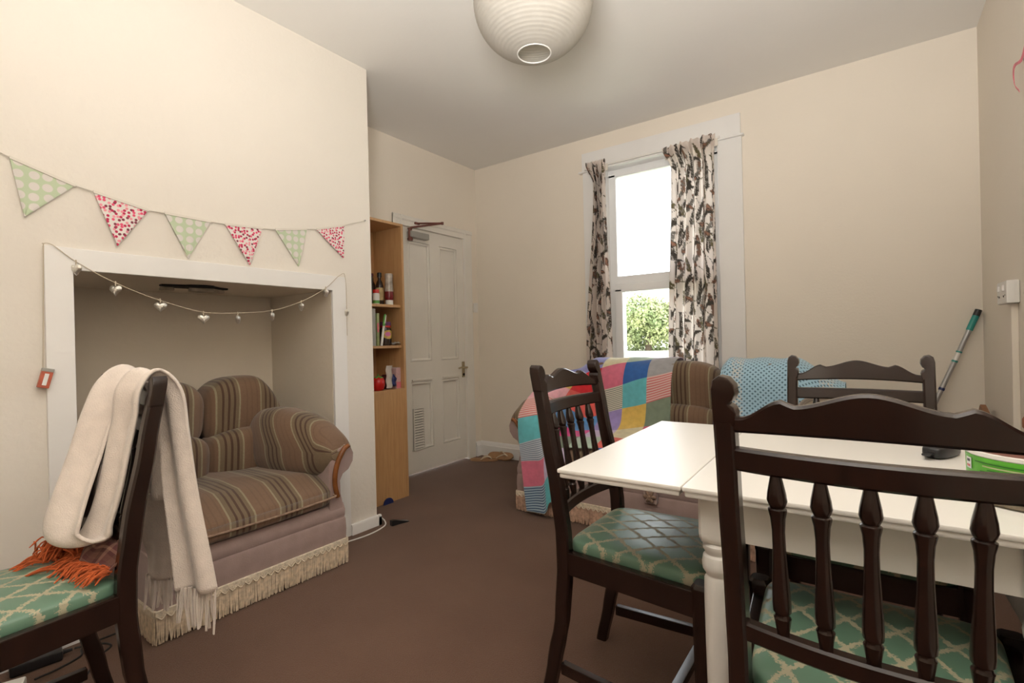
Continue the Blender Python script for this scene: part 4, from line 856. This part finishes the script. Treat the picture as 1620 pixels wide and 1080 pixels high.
# ------------------------------------------------------------------ pale blue crochet blanket over the right cushion
blueP, Lb = poly(rounded([(3.31, .55), (3.29, .78), (3.22, .895), (3.11, .915), (3.01, .885), (2.955, .80), (2.94, .68), (2.925, .56), (2.89, .50)]))
def bfn(u, v):
    x = lerp(-0.690, -0.105, u); y, z = blueP(v*Lb)
    e = smooth01((x+0.34)/0.24); k = smooth01((z-0.5)/0.25)
    z -= 0.125*e*k; l = smooth01((-0.66-x)/0.03); z -= 0.03*l*k
    y -= 0.0055*math.sin(30*x)+0.004
    return (x+0.47, y-3.05, z+0.004*math.sin(40*x+5*v))
cb_ = thing('crochet_blanket', 'pale blue crochet blanket draped over the right end of the sofa back', 'blanket', (-0.47, 3.05, 0))
mk('blanket_sheet', sheet(bfn, 60, 60, 0.007, (0.585, Lb)), M['crochet'], cb_, smooth=60)
# ================================================================== cream scarf over the left-hand chair
sc = thing('cream_scarf', 'cream wool scarf looped over the back of the left-hand chair', 'scarf', (-1.66, 0.48, 0))
def ribbon(ctrl, n=10, wn=18, fold=0.010, thick=0.006, seed=0):
    """ctrl: (centre, half-width vector) pairs"""
    C_ = catmull([c for c, _ in ctrl], n); W_ = catmull([w for _, w in ctrl], n); m_ = len(C_)-1
    def fn(u, v):
        f = u*m_; i = min(int(f), m_-1); k = f-i; c = C_[i].lerp(C_[i+1], k); w = W_[i].lerp(W_[i+1], k); t = (C_[min(i+1, m_)]-C_[max(i-1, 0)]).normalized()
        nn = t.cross(w.normalized()); s = 2*v-1
        ww = 0.010*math.sin(9*u+seed+6*v)
        return tuple(c+w*s+nn*(fold*math.sin(1.25*math.pi*s+seed+1.6*math.sin(3*u+seed))*(0.75+0.35*math.sin(6*u+seed))+0.35*fold*math.sin(4.1*s+9*u+seed)+ww*0.5))
    return sheet(fn, m_, wn, thick, (1.2, 0.3))
V3 = Vector
L0 = V3((-1.66, 0.48, 0))
def rel(p): return V3(p)-L0
# front: wide outer band down to the loop, round the bottom, up again on the inside; then the two tails behind
path = [(-1.70, .548, .62), (-1.70, .552, .80), (-1.70, .545, .925), (-1.70, .505, .986), (-1.69, .457, .955), (-1.68, .424, .88), (-1.67, .392, .78), (-1.66, .360, .69), (-1.65, .338, .625), (-1.64, .335, .588), (-1.62, .360, .567), (-1.60, .392, .574), (-1.59, .408, .615), (-1.58, .426, .69), (-1.575, .442, .78), (-1.57, .458, .87), (-1.565, .466, .945), (-1.56, .502, .988), (-1.555, .546, .935), (-1.55, .556, .82), (-1.54, .566, .66), (-1.522, .580, .50), (-1.512, .590, .385)]
wid = [(.060, .022, .0)]*5+[(.056, .026, -.008)]*4+[(.052, .024, .006)]*3+[(.046, .016, .0)]*5+[(.044, .014, .0)]*2+[(.044, .018, 0), (.044, .024, 0), (.046, .028, 0), (.048, .030, 0)]
front = [(rel(p), V3(w_)) for p, w_ in zip(path, wid)]
mk('scarf_cloth', ribbon(front, 8, 30, 0.017, 0.008, 1), M['cream_wool'], sc, smooth=180)
tail = [(rel(p), V3(w_)) for p, w_ in (((-1.70, .550, .63), (.066, .026, 0)), ((-1.715, .566, .55), (.068, .026, 0)), ((-1.725, .582, .45), (.07, .026, 0)), ((-1.730, .590, .36), (.07, .026, 0)))]
mk('scarf_cloth', ribbon(tail, 8, 18, 0.010, 0.007, 3), M['cream_wool'], sc, smooth=180)
def tassels(c, w, z, n, L, seed):
    rg = random.Random(seed); P = []
    for k in range(n):
        s = 2*(k+0.5)/n-1; a = rel(c)+V3(w)*s; a.z = z+rg.uniform(0, .01); sx, sy = rg.uniform(-.012, .012), rg.uniform(-.012, .012)
        l = L*rg.uniform(.85, 1.1)
        for q in range(3):
            o = V3((rg.uniform(-.003, .003), rg.uniform(-.003, .003), 0)); P.append(tube([a+o, a+V3((sx*.4, sy*.4, -l*.5))+o*1.5, a+V3((sx, sy, -l))+o*0.8], [0.0022, 0.0026, 0.0018], 5))
    return join(*P)
f1 = mk('scarf_fringe', tassels((-1.512, 0.590, 0), (0.048, 0.030, 0), 0.388, 12, 0.110, 4), M['cream_wool'], sc); f1['kind'] = 'stuff'
f2 = mk('scarf_fringe', tassels((-1.730, 0.590, 0), (0.07, 0.026, 0), 0.363, 14, 0.100, 9), M['cream_wool'], sc); f2['kind'] = 'stuff'
# ------------------------------------------------------------------ tartan scarf crumpled on that seat
ts = thing('tartan_scarf', 'crumpled brown tartan scarf with burnt orange fringe on the left-hand chair seat', 'scarf', (-1.625, 0.405, 0.488))
def tfn(u, v):
    x = -0.165+0.290*u; y = -0.030+0.072*v; 
    hgt = 0.075*smooth01((v-0.15)/0.6)*(0.55+0.45*math.sin(3.0*u+0.6)**2)+0.020*math.sin(11*u+2)*math.sin(5*v+1)*v+0.012*math.sin(23*u+9*v)*v
    return (x+0.014*math.sin(8*v+4*u), y+0.012*math.sin(9*u), 0.012+max(hgt, 0)+0.010*smooth01(v*4))
mk('scarf_cloth', sheet(tfn, 40, 24, 0.005, (1, 0.5)), M['plaid'], ts, smooth=180)
rg = random.Random(5); P = []
def strand(a, b_): 
    a, b_ = V3(a), V3(b_); mid = (a+b_)/2+V3((rg.uniform(-.008, .008), rg.uniform(-.008, .008), rg.uniform(0.004, .016))); P.append(tube(catmull([a, mid, b_], 3), [0.0022]*6+[0.0012], 5))
for k in range(150):
    u = rg.random(); a = V3((-0.165+0.290*u, -0.028+0.012*math.sin(9*u)+rg.uniform(0, .02), 0.016+rg.uniform(0, .010))); l = rg.uniform(.025, .06)
    strand(a, (a.x+rg.uniform(-.03, .03), a.y-l, 0.0075+rg.uniform(0, .008)))
for k in range(130):                          # the bushy bunch at the far front corner
    a = V3((-0.14+rg.gauss(0, .022), -0.045+rg.gauss(0, .016), 0.020+rg.uniform(0, .040))); an = rg.uniform(0, 2*math.pi); l = rg.uniform(.02, .06)
    strand(a, (a.x+l*math.cos(an), a.y+l*math.sin(an)*0.8, max(0.010, a.z-rg.uniform(0.0, .04))))
for (x, y, x2, y2) in ((-0.14, -0.06, -0.165, -0.135), (-0.15, -0.05, -0.185, -0.115), (-0.02, -0.05, -0.075, -0.125), (-0.12, -0.07, -0.14, -0.13)):
    for k in range(4): strand((x, y, 0.014), (x2+rg.uniform(-.004, .004), y2+rg.uniform(-.004, .004), 0.008))
ff = mk('orange_fringe', join(*P), M['orange'], ts); ff['kind'] = 'stuff'
# ================================================================== curtains (printed cotton, the print drawn per vertex)
def print_image(wm, hm, seed, px=0.004):
    nx, ny = int(wm/px), int(hm/px); img = np.ones((ny, nx, 3))*np.array((0.88, 0.79, 0.73)); rg = np.random.default_rng(seed)
    yy, xx = np.mgrid[0:ny, 0:nx]*px
    def blob(cx, cy, a, lx, ly, col, p=2.0, soft=1.0):
        x0, x1 = int(max(0, (cx-lx)/px-2)), int(min(nx, (cx+lx)/px+3)); y0, y1 = int(max(0, (cy-lx)/px-2)), int(min(ny, (cy+lx)/px+3))
        if x1 <= x0 or y1 <= y0: return
        X, Y = xx[y0:y1, x0:x1]-cx, yy[y0:y1, x0:x1]-cy; s, c = math.sin(a), math.cos(a); q = abs((X*c+Y*s)/lx)**p+abs((-X*s+Y*c)/ly)**p
        img[y0:y1, x0:x1][q < 1] = col
    DK, BR, RU, GY, OL = np.array((.045, .038, .032)), np.array((.20, .11, .075)), np.array((.32, .15, .10)), np.array((.22, .20, .18)), np.array((.13, .11, .055))
    def stem(x, y, a, L, col, curl=0.0, w_=0.0035):
        pts = []
        for k in range(int(L/0.004)):
            pts.append((x, y, a)); blob(x, y, a, 0.005, w_, col); x += 0.004*math.cos(a); y += 0.004*math.sin(a); a += curl*0.004
        return pts
    def sprig(x, y, a, L, col):
        pts = stem(x, y, a, L, col, rg.uniform(-2, 2), 0.0028)
        for i, (px_, py_, pa) in enumerate(pts[3::3]):
            for s in (-1, 1):
                k = 0.0155*(1-0.5*i/len(pts[3::3])); blob(px_+k*math.cos(pa+s*0.8), py_+k*math.sin(pa+s*0.8), pa+s*0.8, k, 0.0046, col if rg.random() < .7 else GY)
    def crescent(x, y, a, L, col):
        for k in range(26):
            t = k/25; b_ = a+2.4*t; q = L*0.42; blob(x+q*math.cos(b_), y+q*math.sin(b_), b_+1.57, 0.007, 0.0022+0.013*math.sin(math.pi*t)**1.5, col)
        stem(x+L*0.42*math.cos(a), y+L*0.42*math.sin(a), a+2.0, L*0.9, DK, -8, 0.0018)
    def reed(x, y, a, L):
        blob(x, y, a, L*1.05, 0.016, BR, 2); blob(x-0.003, y-0.002, a, L*0.8, 0.008, RU, 2)
        for k in range(8): blob(x+rg.normal(0, L*0.6), y+rg.normal(0, .012), a+rg.normal(0, .4), 0.012, 0.003, DK)
        stem(x+L*math.cos(a), y+L*math.sin(a), a, 0.08, OL, rg.uniform(-3, 3), 0.0025)
    step = 0.30
    for iy in range(int(hm/step)+2):
        for ix in range(int(wm/0.18)+2):
            x = ix*0.18+(iy % 2)*0.09+rg.uniform(-.02, .02); y = iy*step+(ix % 3)*0.10+rg.uniform(-.03, .03)
            sprig(x-0.03, y+0.05, -1.3+rg.uniform(-.4, .2), 0.19, DK); sprig(x, y+0.10, -1.0+rg.uniform(-.3, .3), 0.13, GY*0.7); sprig(x-0.05, y+0.12, -2.0+rg.uniform(-.3, .3), 0.12, OL); sprig(x+0.05, y+0.19, -1.5+rg.uniform(-.4, .4), 0.15, DK); sprig(x+0.09, y+0.02, -1.7+rg.uniform(-.4, .4), 0.12, BR)
            crescent(x+0.07, y-0.02, 2.9+rg.uniform(-.3, .3), 0.15, DK); reed(x+0.03, y+0.06, rg.uniform(-.5, .4), 0.040); reed(x-0.02, y+0.17, rg.uniform(.9, 1.6), 0.034)
    return img
def curtain(label, x_top, x_mid, x_bot, zt, zb, folds, amp, seed, flatw, head):
    """x_* = (left, right) at heading, just below it, and at the hem"""
    cx = (x_mid[0]+x_mid[1])/2; t = thing('curtain', label, 'curtain', (cx, 3.49, zb), 0, 'pair of patterned curtains'); nu, nv = int(flatw/0.0055), int((zt-zb)/0.0065); img = print_image(flatw, zt-zb, seed)
    def fn(u, v):
        q = v*(zt-zb)                              # distance below the top
        k0 = smooth01(q/0.17); k1 = smooth01((q-0.17)/1.4)
        xl = lerp(lerp(x_top[0], x_mid[0], k0), x_bot[0], k1); xr = lerp(lerp(x_top[1], x_mid[1], k0), x_bot[1], k1)
        ph = 2*math.pi*folds*u+0.5*math.sin(3*v+seed)+0.8*math.sin(5*u+seed); a = amp*(0.45+0.55*k0)*(1+0.25*math.sin(2*v+3*u))
        x = lerp(xl, xr, u)+a*0.35*math.sin(2*ph+0.4)*math.sin(math.pi*min(1, 6*u*(1-u)))
        z = zt-q+head*(u-0.5)*(1-k0)+0.006*math.sin(2*ph)*(1-k0)
        return (x-cx, a*math.sin(ph)-0.012*(1-k0), z-zb)
    VF = layer(fn, nu, nv); o = mk('curtain_cloth', VF, M['curtain'], t, smooth=180); me = o.data
    at = me.color_attributes.new('print', 'FLOAT_COLOR', 'POINT'); n = (nu+1)*(nv+1); iu = np.repeat(np.arange(nu+1), nv+1)/nu; iv = np.tile(np.arange(nv+1), nu+1)/nv
    c = img[np.clip((iv*img.shape[0]).astype(int), 0, img.shape[0]-1), np.clip((iu*img.shape[1]).astype(int), 0, img.shape[1]-1)]; c4 = np.ones((n, 4), np.float32); c4[:, :3] = c
    at.data.foreach_set('color', c4.ravel())
    mk('heading_tape', sheet(lambda u, v: (lerp(x_top[0], x_top[1], u)-cx+0.01, 0.016, zt-zb-0.03-0.05*v+head*(u-0.5)), 20, 2, 0.003), M['cord'], t)
    return t
curtain('narrow gathered botanical-print curtain at the left side of the window', (-1.766, -1.600), (-1.708, -1.612), (-1.795, -1.582), 2.412, 0.60, 4.2, 0.020, 3, 0.55, 0.00)
curtain('wide botanical-print curtain covering the right half of the window', (-1.160, -0.806), (-1.098, -0.820), (-1.148, -0.814), 2.392, 0.60, 4.6, 0.028, 11, 0.70, 0.018)
tag(mk('curtain_rail', box(-1.80, -0.79, YB-0.040, YB-0.026, 2.376, 2.392, 0.002), M['plastic_white']), 'thin white curtain rail along the window header', 'rail')
# ================================================================== power strip and cables under the left-hand chair
ps = thing('power_strip', 'white extension socket on the carpet under the left-hand chair', 'power strip', (-2.150, 0.300, 0), R_(70))
mk('body', box(-0.16, 0.05, -0.032, 0.032, 0.001, 0.038, 0.006), M['plastic_white'], ps)
for k in (-0.10, -0.02): 
    for d in ((0.012, 0), (-0.012, 0.010), (-0.012, -0.010)): mk('socket_hole', box(k+d[0]-0.005, k+d[0]+0.005, d[1]-0.0025, d[1]+0.0025, 0.0375, 0.0386), M['hole_dark'], ps, smooth=0)  # raised black slips painted in for the shade of the pin holes
ad = thing('power_adapter', 'black power adapter lying by the baseboard under the left-hand chair', 'adapter', (-2.275, 0.400, 0), R_(82))
mk('case', box(-0.065, 0.065, -0.028, 0.028, 0.001, 0.036, 0.007), M['black'], ad)
mk('strain_relief', tube([(0.06, 0, 0.018), (0.09, 0.0, 0.016)], [0.008, 0.005], 10), M['black'], ad)
for i, (pts, lab) in enumerate((([(-2.27, 0.30, 0.02), (-2.25, 0.25, 0.05), (-2.20, 0.27, 0.045), (-2.17, 0.30, 0.043)], 'short black lead joining the adapter and the white socket'), ([(-2.265, 0.495, 0.016), (-2.25, 0.56, 0.004), (-2.20, 0.58, 0.004), (-2.16, 0.54, 0.004), (-2.10, 0.50, 0.004), (-2.0, 0.42, 0.004), (-1.9, 0.2, 0.004)], 'long black lead snaking over the carpet under the left-hand chair'), ([(-2.16, 0.375, 0.015), (-2.19, 0.44, 0.004), (-2.215, 0.50, 0.004), (-2.255, 0.52, 0.012), (-2.26, 0.62, 0.012)], 'looped black lead beside the loveseat fringe'))):
    tag(mk('black_cable', tube(catmull(pts, 8), 0.0035, 8), M['cable']), lab, 'cable', 'cables under the left-hand chair')
# ================================================================== garden seen through the window
lw = tag(mk('lawn', box(-60, 30, 4.2, 60, 0.32, 0.40), M['lawn'], smooth=0), 'pale mown lawn outside the window', 'grass'); lw['kind'] = 'stuff'
def tree(name, lab, x, y, h, r, mat, n, seed, zb=0.402):
    t = thing(name, lab, 'tree', (x, y, zb)); rg = np.random.default_rng(seed)
    mk('trunk', tube([(0, 0, 0), (0.05, 0, h*0.3), (0, 0.05, h*0.6)], [r*0.09, r*0.07, r*0.03], 8), M['bark'], t)
    cl = [(rg.uniform(-.6, .6)*r, rg.uniform(-.5, .5)*r, h*rg.uniform(.12, .82), r*rg.uniform(.35, .55)) for _ in range(12)]
    V, F = [], []
    for k in range(n):
        c = cl[rg.integers(len(cl))]; d = rg.normal(size=3); d /= np.linalg.norm(d); p = np.array(c[:3])+d*c[3]*rg.uniform(.75, 1.05); p[2] = max(p[2], 0.05)
        a = rg.normal(size=3); a /= np.linalg.norm(a); b_ = np.cross(a, d); b_ /= np.linalg.norm(b_)+1e-9; s = rg.uniform(.05, .11); o = len(V)
        V += [tuple(p-a*s), tuple(p+b_*s*.5), tuple(p+a*s), tuple(p-b_*s*.5)]; F.append((o, o+1, o+2, o+3))
    f = mk('foliage', (V, F), mat, t, smooth=0); f['kind'] = 'stuff'
    return t
tree('garden_shrub', 'rounded yellow-green shrub on the lawn outside the window', -9.0, 24.2, 2.9, 2.0, M['leaf'], 14000, 1)
tree('garden_tree', 'darker green tree at the left beyond the window glass', -13.2, 24.4, 3.2, 1.5, M['leaf2'], 9000, 2)
tree('garden_tree', 'pale green tree behind the shrub, partly hidden by the right curtain', -8.6, 31.5, 3.9, 2.4, M['leaf'], 9000, 4)
tree('garden_tree', 'distant dark green tree mostly hidden by the right curtain', -4.6, 27.0, 3.2, 2.0, M['leaf2'], 6000, 6)
